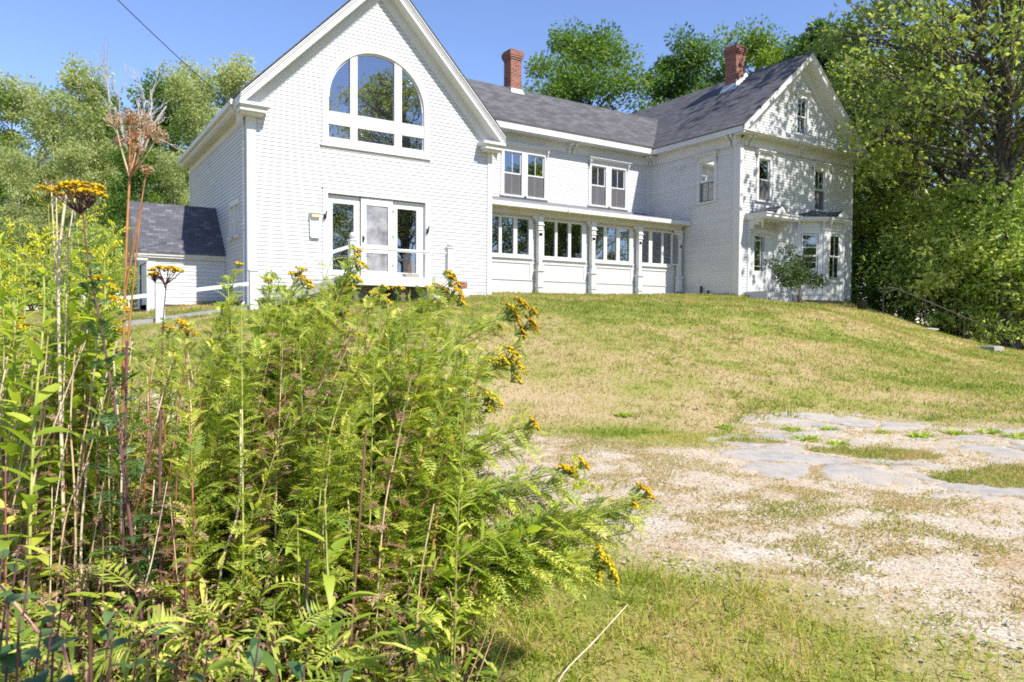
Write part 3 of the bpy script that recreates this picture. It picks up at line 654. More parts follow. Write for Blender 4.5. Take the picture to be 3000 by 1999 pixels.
for i in range(3):
    p, q = np.array(bp[i]), np.array(bp[i+1]); Ln = np.linalg.norm(q-p); f_ = FG(p, q-p); cu = Ln/2; hw = .31 if i != 1 else .34
    if i == 2: hw = .3
    a, b = cu-hw, cu+hw; s = MB(); g = MB()
    for z0, z1 in ((1.7, 2.58), (2.56, 3.43)):
        n = -.05 if z0 < 2 else -.02
        board(s, f_, a, a+.05, z0, z1, n-.02, n+.02); board(s, f_, b-.05, b, z0, z1, n-.02, n+.02); board(s, f_, a+.05, b-.05, z0, z0+.05, n-.02, n+.02); board(s, f_, a+.05, b-.05, z1-.05, z1, n-.02, n+.02)
        if i == 0:
            for z in (z0+.34, z0+.62): board(s, f_, a+.05, b-.05, z, z+.03, n-.01, n+.012)
        else: board(s, f_, cu-.012, cu+.012, z0+.05, z1-.05, n-.01, n+.012)
        g.add(f_(np.array([(a, n, z0), (b, n, z0), (b, n, z1), (a, n, z1)])), [(0, 1, 2, 3)])
    part(s, 'sash', TRIM, BA); part(g, 'pane', GLASS, BA)
    m = MB(); bracket(m, f_, .12, 3.9, .25, .2, .07); part(m, 'bracket', TRIM, BA); m = MB(); bracket(m, f_, Ln-.12, 3.9, .25, .2, .07); part(m, 'bracket', TRIM, BA)
q = MB(); e = .3; ro = [(24.4, YG), (25.55, 16.62), (27.12, 16.62), (28.3, YG)]
for i in range(3): q.add([(ro[i][0], ro[i][1], 4.08), (ro[i+1][0], ro[i+1][1], 4.08), ((26.9, 25.9, 26.9, 25.9)[0] if i > 0 else 25.8, YG-.01, 4.42), (25.8, YG-.01, 4.42)], [(0, 1, 2, 3)])
q.add([(26.0, 16.6, 4.1), (26.32, 16.6, 4.34), (26.32, 17.3, 4.36), (26.0, 17.3, 4.2)], [(0, 1, 2, 3)]); q.add([(26.66, 16.6, 4.1), (26.32, 16.6, 4.34), (26.32, 17.3, 4.36), (26.66, 17.3, 4.2)], [(0, 1, 2, 3)])
part(q, 'bay_roof', SHINGLE, BA, uv=True)
q = MB(); q.prism([(25.97, 4.07), (26.69, 4.07), (26.33, 4.33)], .98, 1.06, fg); part(q, 'bay_pediment', TRIM, BA)
q = MB(); q.add([(24.85, YG, .3), (25.75, 17.0, .3), (26.9, 17.0, .3), (27.9, YG, .3), (24.85, YG, .84), (25.75, 17.0, .84), (26.9, 17.0, .84), (27.9, YG, .84)], [(0, 1, 5, 4), (1, 2, 6, 5), (2, 3, 7, 6)]); part(q, 'bay_foundation', STONE, BA)
# ================================================================== enclosed porch along the ell
YP = 20.4; fp = FY(YP); YW = YP+.15; fq = FY(YW)
px0, px1 = XR+.04, 21.38
m = MB()
board(m, fq, px0, px1, .9, 2.13, -.06, 0); board(m, fq, px0, px1, 1.36, 1.40, 0, .03); board(m, fq, px0, px1, 1.945, 2.0, 0, .03); board(m, fq, px0, px1, .86, .92, 0, .04)
board(m, fq, px0, px1, 3.5, 3.78, -.06, 0.0)
posts = [12.25, 14.46, 16.83, 19.13, 21.28]
for a, b in zip(posts[:-1], posts[1:]):
    for x in (a+.17, b-.30): board(m, fq, x, x+.12, 1.40, 1.945, 0, .024)
    board(m, fq, a, a+.24, 2.13, 3.5, -.06, .0); board(m, fq, b-.22, b, 2.13, 3.5, -.06, .0)
PW = part(m, 'porch_wall', WHITE)
m = MB(); board(m, fp, px0, px1, 3.58, 3.78, -.16, .06); board(m, fp, px0, px1, 3.72, 3.8, .06, .12); m.box((px0, YP-.36, 3.76), (px1-.0, YP+.1, 3.79)); m.box((px1-.05, YP, .9), (px1, YE, 3.75))
part(m, 'porch_beam', CREAM)
m = MB(); m.box((px0, YP-.43, 3.76), (20.6, YP-.36, 3.9)); 
for x in (12.9, 14.1, 15.4, 16.3, 17.3, 18.3, 19.6, 20.4): m.box((x, YP-.438, 3.74), (x+.03, YP-.36, 3.93))
part(m, 'porch_gutter', AGED)
m = MB(); v = [(px0, YP-.4, 3.93), (px1+.1, YP-.4, 3.93), (px1+.1, YE, 4.42), (px0, YE, 4.42)]; v += [(a, b, c-.05) for a, b, c in v]; m.add(v, [(0, 1, 2, 3), (4, 7, 6, 5), (0, 4, 5, 1), (1, 5, 6, 2)]); m.box((px0, YE-.12, 4.36), (XM-.14, YE-.02, 4.46))
part(m, 'porch_roof', plain('grey_roll_roofing', (.2, .2, .21), .8), uv=True)
m = MB(); m.box((20.6, YP-.42, 3.76), (px1+.1, YP-.38, 3.92)); m.box((px1+.06, YP-.40, 3.76), (px1+.1, YE-.8, 3.96)); part(m, 'porch_fascia', TRIM)
panes = {0: [(12.5, 12.89), (13.0, 13.48), (13.63, 14.11)], 1: [(14.75, 15.24), (15.34, 15.83), (15.95, 16.45)], 2: [(17.06, 17.49), (17.64, 18.11), (18.27, 18.75)], 3: [(19.39, 19.78), (19.95, 20.46), (20.56, 20.98)]}
for k, ps in panes.items():
    a, b = posts[k]+.2, posts[k+1]-.2
    m = MB(); board(m, fq, a, b, 2.13, 2.24, -.05, .03); board(m, fq, a-.03, b+.03, 2.10, 2.135, -.05, .075); board(m, fq, a, b, 3.46, 3.52, -.05, .03)
    xs = [a]+[x for p in ps for x in p]+[b]
    for i in range(0, len(xs), 2): board(m, fq, xs[i], xs[i+1], 2.24, 3.46, -.05, .03 if i in (0, 6) else .015)
    w = part(m, 'porch_window', TRIM)
    g = MB()
    for i, p in enumerate(ps):
        g.add(fq(np.array([(p[0], -.03, 2.24), (p[1], -.03, 2.24), (p[1], -.03, 3.46), (p[0], -.03, 3.46)])), [(0, 1, 2, 3)])
    part(g, 'pane', GLASS, w)
    if k == 3:
        m = MB(); f_ = FG((20.98, YW-.03), (.3, -.22)); board(m, f_, 0, .34, 2.2, 2.25, -.02, .02); board(m, f_, 0, .34, 3.42, 3.47, -.02, .02); board(m, f_, 0, .04, 2.25, 3.42, -.02, .02); board(m, f_, .30, .34, 2.25, 3.42, -.02, .02)
        part(m, 'open_sash', AGED, w); g = MB(); g.add(f_(np.array([(.04, 0, 2.25), (.30, 0, 2.25), (.30, 0, 3.42), (.04, 0, 3.42)])), [(0, 1, 2, 3)]); part(g, 'pane', SCREEN, w)
        m = MB(); g = fq(np.array([(20.5, -.06, 2.24), (20.98, -.06, 2.24), (20.98, -.06, 3.46), (20.5, -.06, 3.46)])); m.add(g, [(0, 1, 2, 3)]); part(m, 'screen', SCREEN, w)
for x in posts:
    m = MB(); c = x
    def blk(h, z0, z1, e=0.): m.box((c-h, -.08, z0), (c+h, h*1.0+e, z1), fp)
    blk(.10, .86, 1.13); blk(.135, 1.13, 1.16); blk(.12, 1.16, 1.2); blk(.135, 1.2, 1.25); blk(.105, 1.25, 1.66); blk(.125, 1.66, 1.69); blk(.15, 1.69, 1.75); blk(.085, 1.75, 1.9)
    an = 8; hs = .085
    pr = [(c-hs, 0), (c-hs*.5, hs), (c+hs*.5, hs), (c+hs, 0)]
    m.box((c-hs*.8, -.08, 1.9), (c+hs*.8, hs, 3.0), fp); m.box((c-hs, -.08, 2.0), (c+hs, hs*.7, 2.9), fp); blk(.085, 2.9, 3.1)
    blk(.115, 3.1, 3.13); blk(.095, 3.13, 3.27); blk(.13, 3.27, 3.31); blk(.1, 3.31, 3.58)
    m.prism([(c-.1, 3.58), (c-.27, 3.58), (c-.26, 3.52), (c-.17, 3.46), (c-.13, 3.38), (c-.1, 3.32)], -.06, .03, fp); m.prism([(c+.1, 3.58), (c+.2, 3.58), (c+.19, 3.53), (c+.14, 3.48), (c+.1, 3.4)], -.06, .03, fp)
    part(m, 'porch_post', TRIM)
m = MB(); m.box((px0, YP-.05, .3), (px1, YP+.25, .87)); part(m, 'porch_foundation', CONC)
m = MB(); m.tube([(21.0, 20.2, 1.12), (21.3, 20.2, 1.08), (21.42, 20.2, 1.03), (21.42, 20.2, .8)], .03, 6); m.tube([(21.43, 19.36, .7), (21.43, 19.36, 1.34)], .045, 7, cap=True); m.tube([(21.44, 19.02, .7), (21.44, 19.02, 1.17)], .04, 7, cap=True); m.tube([(21.43, 19.02, 1.0), (21.43, 19.3, .98)], .03, 6)
part(m, 'vent_pipe', IRON)
# rooms behind the glass
m = MB()
def room(x0, x1, y0, y1, z0, z1): 
    v = [(x, y, z) for x in (x0, x1) for y in (y0, y1) for z in (z0, z1)]; m.add(v, [(2, 6, 7, 3), (0, 2, 3, 1), (4, 5, 7, 6), (0, 4, 6, 2), (1, 3, 7, 5)])
room(5.2, 10.55, YF+.13, 20.9, 4.15, 6.2); room(XL+.25, XR-.25, YF+.18, 21.6, 1.1, 4.1)
m.add([(5.2, YF+.14, 6.2), (5.2, 20.9, 6.2), (XC, 20.9, 8.7), (XC, YF+.14, 8.7)], [(0, 1, 2, 3)]); m.add([(10.55, YF+.14, 6.2), (10.55, 20.9, 6.2), (XC, 20.9, 8.7), (XC, YF+.14, 8.7)], [(0, 1, 2, 3)]); m.add([(5.2, 20.9, 6.2), (10.55, 20.9, 6.2), (XC, 20.9, 8.7)], [(0, 1, 2)])
part(m, 'wing_room', MAUVE)
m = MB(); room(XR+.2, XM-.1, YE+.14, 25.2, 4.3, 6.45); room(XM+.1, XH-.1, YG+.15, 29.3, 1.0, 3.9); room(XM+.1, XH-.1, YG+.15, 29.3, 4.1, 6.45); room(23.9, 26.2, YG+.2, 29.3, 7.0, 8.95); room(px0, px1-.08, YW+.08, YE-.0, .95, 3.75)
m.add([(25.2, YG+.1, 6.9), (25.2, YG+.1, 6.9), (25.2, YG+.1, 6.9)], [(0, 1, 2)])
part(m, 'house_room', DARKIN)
# ================================================================== stoop, deck, ramp and small things
t = thing('stoop', 'white painted stoop with low side walls and two steps below the front door hood', 'steps', (22.6, 17.0, .6))
loc = np.array([22.6, 17.0, .6])
m = MB(); m.box((21.87, 16.66, .3), (21.97, YG-.04, 1.09)); m.build('side_wall', WHITE, t, loc=loc); m = MB(); m.add([(23.3, YG-.04, .4), (23.3, 16.3, .4), (23.3, 16.3, .95), (23.3, YG-.04, 1.15), (23.4, YG-.04, .4), (23.4, 16.3, .4), (23.4, 16.3, .95), (23.4, YG-.04, 1.15)], [(0, 1, 2, 3), (4, 7, 6, 5), (1, 5, 6, 2), (3, 2, 6, 7)])
m.build('side_wall', WHITE, t, loc=loc)
m = MB(); m.box((21.97, 16.9, .3), (23.3, YG-.045, 1.07)); m.box((22.05, 16.6, .3), (23.3, 16.9, .86)); m.box((22.1, 16.3, .3), (23.3, 16.6, .66)); m.build('step', paint_mat('worn_white_paint', (.68, .68, .67), .2, 4), t, loc=loc)
# deck at the french doors
dl = np.array([7.9, 17.4, .8]); t = thing('deck', 'small white deck with ball-topped posts below the french doors', 'deck', dl)
m = MB()
yy = 17.38
while yy < YF-.05: m.box((6.5, yy, 1.075), (9.42, min(yy+.135, YF-.06), 1.105), None, R_(int(yy*100)).rand()); yy += .142
m.build('deck_board', plain('weathered_deck_boards', (.5, .49, .47), .8, 0, .2, 7), t, loc=dl)
m = MB(); m.box((6.48, 17.345, .86), (9.44, 17.378, 1.072)); m.box((6.46, 17.38, .86), (6.495, 18.6, 1.072)); m.box((9.425, 17.38, .86), (9.45, 18.6, 1.072)); m.build('skirt_board', WHITE, t, loc=dl)
DW = plain('dark_old_wood', (.12, .09, .07), .9)
for x in (6.7, 8.0, 9.25):
    for y in (17.55, 18.4): m = MB(); m.box((x-.06, y-.06, .2), (x+.06, y+.06, 1.07)); m.build('support_post', DW, t, loc=dl)
def post(x, y, z0, z1, parent, loc, ball=True, h=.09, fin=True):
    m = MB(); m.box((x-h, y-h, z0), (x+h, y+h, z1)); m.box((x-h-.02, y-h-.02, z1), (x+h+.02, y+h+.02, z1+.03))
    p = m.build('post', TRIM, parent, loc=loc)
    if fin:
        b = MB()
        if ball: b.lathe((x, y, z1+.03), [(.035, 0), (.04, .02)]+[(max(.002, .085*math.sin(a)), .105-.085*math.cos(a)) for a in np.linspace(.5, math.pi, 9)], 14)
        else: b.lathe((x, y, z1+.03), [(.03, 0), (.035, .03), (.075, .06), (.08, .085), (.05, .11), (.01, .12)], 12)
        b.build('finial', TRIM, p, loc=loc)
post(6.58, 17.42, 1.1, 1.965, t, dl); post(9.34, 17.42, 1.1, 1.93, t, dl, ball=False)
m = MB(); m.tube([(6.66, 17.42, 1.80), (9.26, 17.42, 1.80)], .036, 10); m.box((6.66, 17.40, 1.755), (9.26, 17.44, 1.775)); m.build('rail', TRIM, t, loc=dl)
# ramp with its white handrail
rl = np.array([4.0, 17.4, .2]); t = thing('ramp', 'grey ramp with white post and rail running left from the deck', 'ramp', rl)
rp = [(6.48, 1.08), (4.3, .33), (2.2, .0), (.6, -.22)]
m = MB()
for (a, za), (b, zb) in zip(rp[:-1], rp[1:]):
    m.add([(a, 17.35, za), (b, 17.35, zb), (b, 18.5, zb), (a, 18.5, za), (a, 17.35, za-.16), (b, 17.35, zb-.16), (b, 18.5, zb-.16), (a, 18.5, za-.16)], [(0, 1, 2, 3), (4, 7, 6, 5), (0, 4, 5, 1), (3, 2, 6, 7), (1, 5, 6, 2)])
m.build('ramp_deck', plain('grey_ramp_boards', (.27, .26, .25), .85, 0, .2, 6), t, loc=rl)
post(4.12, 17.3, -.1, 1.09, t, rl, fin=False); post(2.15, 17.3, -.5, .76, t, rl); post(.8, 17.3, -.7, .47, t, rl)
m = MB()
def rail(a, za, b, zb): m.add([(a, 17.27, za), (b, 17.27, zb), (b, 17.33, zb), (a, 17.33, za), (a, 17.27, za-.085), (b, 17.27, zb-.085), (b, 17.33, zb-.085), (a, 17.33, za-.085)], [(0, 1, 2, 3), (4, 7, 6, 5), (0, 4, 5, 1), (3, 2, 6, 7)])
rail(6.48, 1.86, 4.2, 1.0); rail(4.03, .84, 2.24, .57); rail(2.06, .54, .89, .36)
m.build('rail', TRIM, t, loc=rl)
# wall light with its paper notice
l0 = np.array([6.0, YF-.03, 2.1]); t = thing('wall_lamp', 'white emergency lamp box mounted beside the french doors, amber lens at top', 'lamp', l0)
m = MB(); pts = [(5.88, 2.14), (5.91, 2.11), (6.11, 2.11), (6.14, 2.14), (6.14, 2.79), (6.11, 2.82), (5.89, 2.82), (5.86, 2.79)]; m.prism(pts, .02, .09, fw); m.build('lamp_case', plain('old_white_enamel', (.72, .73, .74), .5, 0, .1, 14), t, loc=l0)
m = MB(); m.prism([(5.89, 2.64), (6.12, 2.64), (6.13, 2.74), (5.89, 2.74)], .09, .17, fw); m.build('lens', plain('amber_lens', (.55, .46, .30), .35), t, loc=l0)
m = MB(); m.prism([(5.87, 2.74), (6.14, 2.74), (6.12, 2.79), (5.89, 2.79)], .09, .19, fw); m.build('hood', TRIM, t, loc=l0)
m = MB()
rs = R_(3)
for k in range(7):
    z = 2.58-k*.045; u = 5.92
    while u < 6.08:
        w_ = rs.uniform(.012, .03)
        if rs.rand() < .6: m.box((u, .09, z), (u+w_, .0915, z+.014), fw)
        u += w_+.01
for k in range(6): m.box((5.915+k*.03, .09, 2.17), (5.93+k*.03, .0915, 2.195), fw)
LT_ = m.build('lettering', plain('faded_print', (.52, .54, .57), .8), t, loc=l0); LT_['kind'] = 'stuff'
# flower pot, brick, boulders
l0 = np.array([8.6, 18.3, 1.106]); t = thing('flower_pot', 'low stone-coloured window pot with dried stalks on the deck at the right door', 'flower pot', l0)
m = MB(); m.add([(8.42, 18.22, 1.106), (8.78, 18.22, 1.106), (8.82, 18.18, 1.25), (8.38, 18.18, 1.25), (8.42, 18.38, 1.106), (8.78, 18.38, 1.106), (8.82, 18.42, 1.25), (8.38, 18.42, 1.25)], [(0, 1, 2, 3), (4, 7, 6, 5), (0, 3, 7, 4), (1, 5, 6, 2), (3, 2, 6, 7)]); m.build('pot', plain('weathered_clay', (.36, .33, .28), .85), t, loc=l0)
m = MB()
for k in range(4): x = 8.54+.03*k; m.tube([(x, 18.3, 1.24), (x+rs.uniform(-.03, .03), 18.3, 1.45), (x+rs.uniform(-.05, .05), 18.28, 1.5+.15*rs.rand())], .008, 4)
m.build('stalk', plain('rusty_dry_stalk', (.34, .15, .09), .9), t, loc=l0)
def rock(name, c, s, seed, mat, label, cat='boulder', group=None):
    rs = R_(seed); m = MB(); nu, nv = 14, 9
    th, ph = np.meshgrid(np.linspace(0, 2*math.pi, nu, endpoint=False), np.linspace(.05, math.pi-.05, nv))
    d_ = np.stack([np.cos(th)*np.sin(ph), np.sin(th)*np.sin(ph), np.cos(ph)], -1)
    r = 1+.35*(vnoise(d_[..., 0]*1.3+seed*3, d_[..., 1]*1.3+d_[..., 2]*2, .8, seed)-.5)
    v = (d_*r[..., None]*np.array(s)).reshape(-1, 3)+np.array(c); i = np.arange(nv-1)[:, None]*nu; j = np.arange(nu)[None]
    m.add(v, np.stack([i+j, i+(j+1) % nu, i+nu+(j+1) % nu, i+nu+j], -1).reshape(-1, 4), .5, 0, True)
    o = m.build(name, mat, loc=np.array(c)); tag(o, label, cat, group)
rock('boulder', (8.95, 17.75, .62), (.36, .25, .22), 1, plain('pale_granite', (.5, .46, .42), .85, 0, .2, 8), 'rounded tan boulder under the right half of the deck')
rock('boulder', (9.55, 17.75, .66), (.34, .26, .22), 2, plain('pinkish_granite', (.48, .42, .37), .85, 0, .2, 8), 'rounded boulder at the right end of the deck below the brick')
rock('boulder', (10.08, 18.0, .7), (.2, .17, .21), 4, bpy.data.materials['pale_granite'], 'small upright pale stone holding up the red brick block')
m = MB(); m.box((9.98, 17.9, .9), (10.18, 18.12, 1.06)); tag(m.build('brick', BRICK, loc=np.array([10.08, 18., .9]), uv=True), 'reddish brick block lying on a stone beside the deck\'s right end', 'brick')
# iron handrail down the path on the right, bucket, slab
P1 = [(24.40, 13.97, 1.16), (24.83, 13.69, 1.19), (25.75, 13.07, .75), (26.9, 12.3, .16), (27.75, 11.72, -.25), (27.85, 11.65, -.36)]
l0 = np.array([24.5, 13.9, .27]); t = thing('handrail', 'thin rusty iron handrail descending the path by the shrubs at right', 'handrail', l0)
m = MB(); m.tube(P1, .025, 6, cap=True); m.tube([(24.40, 13.97, 1.16), (24.38, 13.98, 1.06)], .02, 5); m.build('rail', RUST, t, loc=l0)
for a, zt in (((24.52, 13.88), 1.16), ((25.73, 13.07), .75), ((26.87, 12.31), .17)):
    m = MB(); m.tube([(a[0], a[1], gz(*a)-.1), (a[0], a[1], zt)], .022, 6); m.build('post', RUST, t, loc=l0)
m = MB(); m.tube([(24.54, 13.87, .98), (24.9, 13.63, 1.14)], .014, 5); m.build('brace', RUST, t, loc=l0)
b0 = (24.7, 14.75); z = gz(*b0); m = MB(); m.lathe((b0[0], b0[1], z), [(.15, 0), (.19, .34), (.2, .36), (.17, .36), (.14, .05)], 16)
o = m.build('bucket', plain('black_plastic', (.015, .015, .016), .4), loc=np.array([b0[0], b0[1], z])); tag(o, 'black bucket standing behind the top post of the iron handrail', 'bucket')
for i, (x, y, lb) in enumerate(((25.1, 12.6, 'upper flat stone of the path beside the iron handrail'), (26.0, 12.0, 'lower flat stone of the path beside the iron handrail'))):
    rock('path_stone', (x, y, gz(x, y)-.005), (.36, .26, .06), 7+i, STONE, lb, 'stone', 'stones of the path by the handrail')
p = at(2905, 1014, 21.); z = gz(p[0], p[1]); m = MB(); m.box((p[0]-.3, p[1]-.2, z-.03), (p[0]+.3, p[1]+.2, z+.08)); m.box((p[0]-.27, p[1]-.17, z+.08), (p[0]+.27, p[1]+.17, z+.1)); tag(m.build('concrete_slab', CONC, loc=np.array([p[0], p[1], z])), 'pale concrete slab lying in the grass in front of the shrubs at far right', 'slab')
for k, (x0, y0) in enumerate(((17.66, YW+.16),)):
    m = MB(); m.lathe((17.75, YW+.17, 2.22), [(.05, 0), (.05, .02), (.035, .05), (.03, .12), (.045, .14), (.03, .17), (.01, .22)], 10); tag(m.build('ornament', TRIM, loc=np.array([17.75, YW+.17, 2.22])), 'small white turned ornament behind the glass of the third porch window', 'ornament')
# overhead wire from the wing's eave
a = np.array([4.05, 19.05, 5.3]); b = at(340, -45, 14.2); d_ = (b-a); m = MB(); tt = np.linspace(0, 3.2, 40); c = a+d_*tt[:, None]; c[:, 2] -= .9*(tt*(3.2-tt))/2.56*.35
k = at(535, 170, 1.); m.tube(c, .012, 4); o = m.build('overhead_wire', plain('black_cable', (.03, .03, .035), .5), loc=a); tag(o, 'thin dark overhead wire slanting down to the wing\'s left eave', 'wire')
# ------------------------------------------------------------------ ground
def pts_px(l): return np.array([flat(a, b)[:2] for a, b in l])
GRAVEL = pts_px([(700, 1235), (1250, 1245), (1430, 1266), (1560, 1275), (1850, 1302), (2110, 1308), (2200, 1240), (2350, 1222), (2600, 1224), (2750, 1236), (3000, 1250), (3600, 1290), (5000, 1400), (5000, 2300), (3600, 2250), (3000, 1975), (2700, 1840), (2300, 1705), (1900, 1622), (1640, 1602), (1430, 1572), (900, 1600), (500, 1650), (400, 1240)])
ASPH = pts_px([(2090, 1318), (2200, 1246), (2350, 1227), (2600, 1229), (2750, 1240), (3000, 1255), (3600, 1300), (4600, 1380), (4600, 1700), (3600, 1560), (3000, 1462), (2700, 1438), (2500, 1425), (2300, 1402), (2150, 1372)])
def sdist(x, y, poly):
    """distance to a polygon's edge, positive inside"""
    x = np.asarray(x, float); y = np.asarray(y, float); ins = np.zeros(x.shape, bool); d = np.full(x.shape, 1e9); k = len(poly)
    for i in range(k):
        (x0, y0), (x1, y1) = poly[i], poly[(i+1) % k]
        t = np.clip(((x-x0)*(x1-x0)+(y-y0)*(y1-y0))/((x1-x0)**2+(y1-y0)**2), 0, 1)
        d = np.minimum(d, np.hypot(x-x0-t*(x1-x0), y-y0-t*(y1-y0)))
        c = ((y0 > y) != (y1 > y)); ins ^= c & (x < (x1-x0)*(y-y0)/(y1-y0+1e-12)+x0)
    return np.where(ins, d, -d)
ISL = [(flat(2580, 1318)[:2], .62, .30), (flat(2930, 1392)[:2], .5, .34), (flat(3060, 1370)[:2], .5, .3), (flat(2200, 1292)[:2], .35, .16)]
def islands(x, y):
    """grass islands grown over the broken asphalt"""
    r = np.full(np.shape(x), 9.)
    ax = CF[:2]/np.linalg.norm(CF[:2])
    for c, a, b in ISL:
        u = (x-c[0])*ax[0]+(y-c[1])*ax[1]; v = -(x-c[0])*ax[1]+(y-c[1])*ax[0]
        r = np.minimum(r, np.hypot(u/b, v/a))
    return r+(fnoise(x, y, .22, 43)-.5)*.9
def gmask(x, y): return sdist(x, y, GRAVEL)+(fnoise(x, y, .7, 3)-.5)*.7
DRY = [(at(1750, 1150, 9.3)[:2], 2.3, 1.0, .34), (at(1500, 1200, 8.7)[:2], 1.5, .5, .28), (at(1250, 950, 12)[:2], 2.2, 2, .25), (at(2350, 1000, 14.5)[:2], 3.0, .8, .3), (at(2650, 990, 19)[:2], 3., 1.2, .35), (at(2900, 1130, 10.5)[:2], 2.0, .8, .25), (at(2100, 1080, 11)[:2], 2.4, .7, .2),
       (at(2000, 940, 17)[:2], 5, 2.2, -.22), (at(2800, 1080, 13.5)[:2], 3, 2, -.12), (at(1900, 1270, 7.9)[:2], 2, .22, -.4)]
def dryness(x, y):
    """0 fresh green .. 1 straw"""
    ax = CR[:2]/np.linalg.norm(CR[:2]); d = .40+(fnoise(x, y, 2.2, 21)-.5)*.7+(fnoise(x, y, .5, 22)-.5)*1.1+(fnoise(x, y, .16, 23)-.5)*.5
    for c, a, b, w in DRY:
        u = (x-c[0])*ax[0]+(y-c[1])*ax[1]; v = -(x-c[0])*ax[1]+(y-c[1])*ax[0]
        d = d+w*np.exp(-(u/a)**2-(v/b)**2)
    return np.clip(d-np.where(islands(x, y) < 1.15, .38, 0), 0, 1)
def axis(segs):
    o = []
    for a, b, s in segs: o.append(np.arange(a, b, s))
    return np.unique(np.round(np.concatenate(o), 4))
gx = axis([(-400, -60, 40), (-60, -12, 4), (-12, -3, .6), (-3, 14, .12), (14, 34, .3), (34, 70, 4), (70, 440, 40)])
gy = axis([(-400, -60, 40), (-60, -8, 4), (-8, 0, .6), (0, 14, .12), (14, 24, .25), (24, 40, 1), (40, 80, 5), (80, 440, 40)])
def lawn_mat():
    m, nt, b = newmat('lawn_thatch'); L = nt.links
    a = N(nt, 'ShaderNodeAttribute', attribute_name='dry')
    n = noise(nt, 38, 5, .75); n2 = noise(nt, 7, 4, .6)
    ad = N(nt, 'ShaderNodeMath', operation='MULTIPLY_ADD'); L.new(n.outputs['Fac'], ad.inputs[0]); ad.inputs[1].default_value = 1.3; L.new(a.outputs['Fac'], ad.inputs[2])
    ad2 = N(nt, 'ShaderNodeMath', operation='MULTIPLY_ADD'); L.new(n2.outputs['Fac'], ad2.inputs[0]); ad2.inputs[1].default_value = .5; L.new(ad.outputs[0], ad2.inputs[2])
    sb = N(nt, 'ShaderNodeMath', operation='SUBTRACT'); L.new(ad2.outputs[0], sb.inputs[0]); sb.inputs[1].default_value = .88
    r = ramp(nt, [(0, (.16, .19, .035)), (.3, (.25, .25, .06)), (.6, (.33, .27, .115)), (1, (.41, .31, .18))]); L.new(sb.outputs[0], r.inputs[0])
    L.new(r.outputs[0], b.inputs['Base Color']); b.inputs['Roughness'].default_value = .95; b.inputs['Specular IOR Level'].default_value = .1
    bump(nt, b, n.outputs['Fac'], .6, .03); return m
def grid_mesh(name, gx, gy, mat, keep=None, dz=0., zf=None, attrs=()):
    X, Y = np.meshgrid(gx, gy); Z = ground(X, Y)+dz
    if zf is not None: Z = Z+zf(X, Y)
    k = len(gx); ii = np.arange(len(gy)-1)[:, None]*k+np.arange(k-1)[None]
    f = np.stack([ii, ii+1, ii+k+1, ii+k], -1).reshape(-1, 4); V = np.stack([X, Y, Z], -1).reshape(-1, 3)
    if keep is not None:
        kv = keep(X, Y).ravel(); f = f[kv[f].all(1)]
        u, inv = np.unique(f, return_inverse=True); V = V[u]; f = inv.reshape(-1, 4)
    m = MB(); m.add(V, f, .5, 0, True); o = m.build(name, mat, kind='structure')
    a = o.data.attributes.new('dry', 'FLOAT', 'POINT'); a.data.foreach_set('value', dryness(V[:, 0], V[:, 1]).astype(np.float32))
    for nm, fn in attrs: a = o.data.attributes.new(nm, 'FLOAT', 'POINT'); a.data.foreach_set('value', fn(V[:, 0], V[:, 1]).astype(np.float32))
    return o
grid_mesh('lawn', gx, gy, lawn_mat())
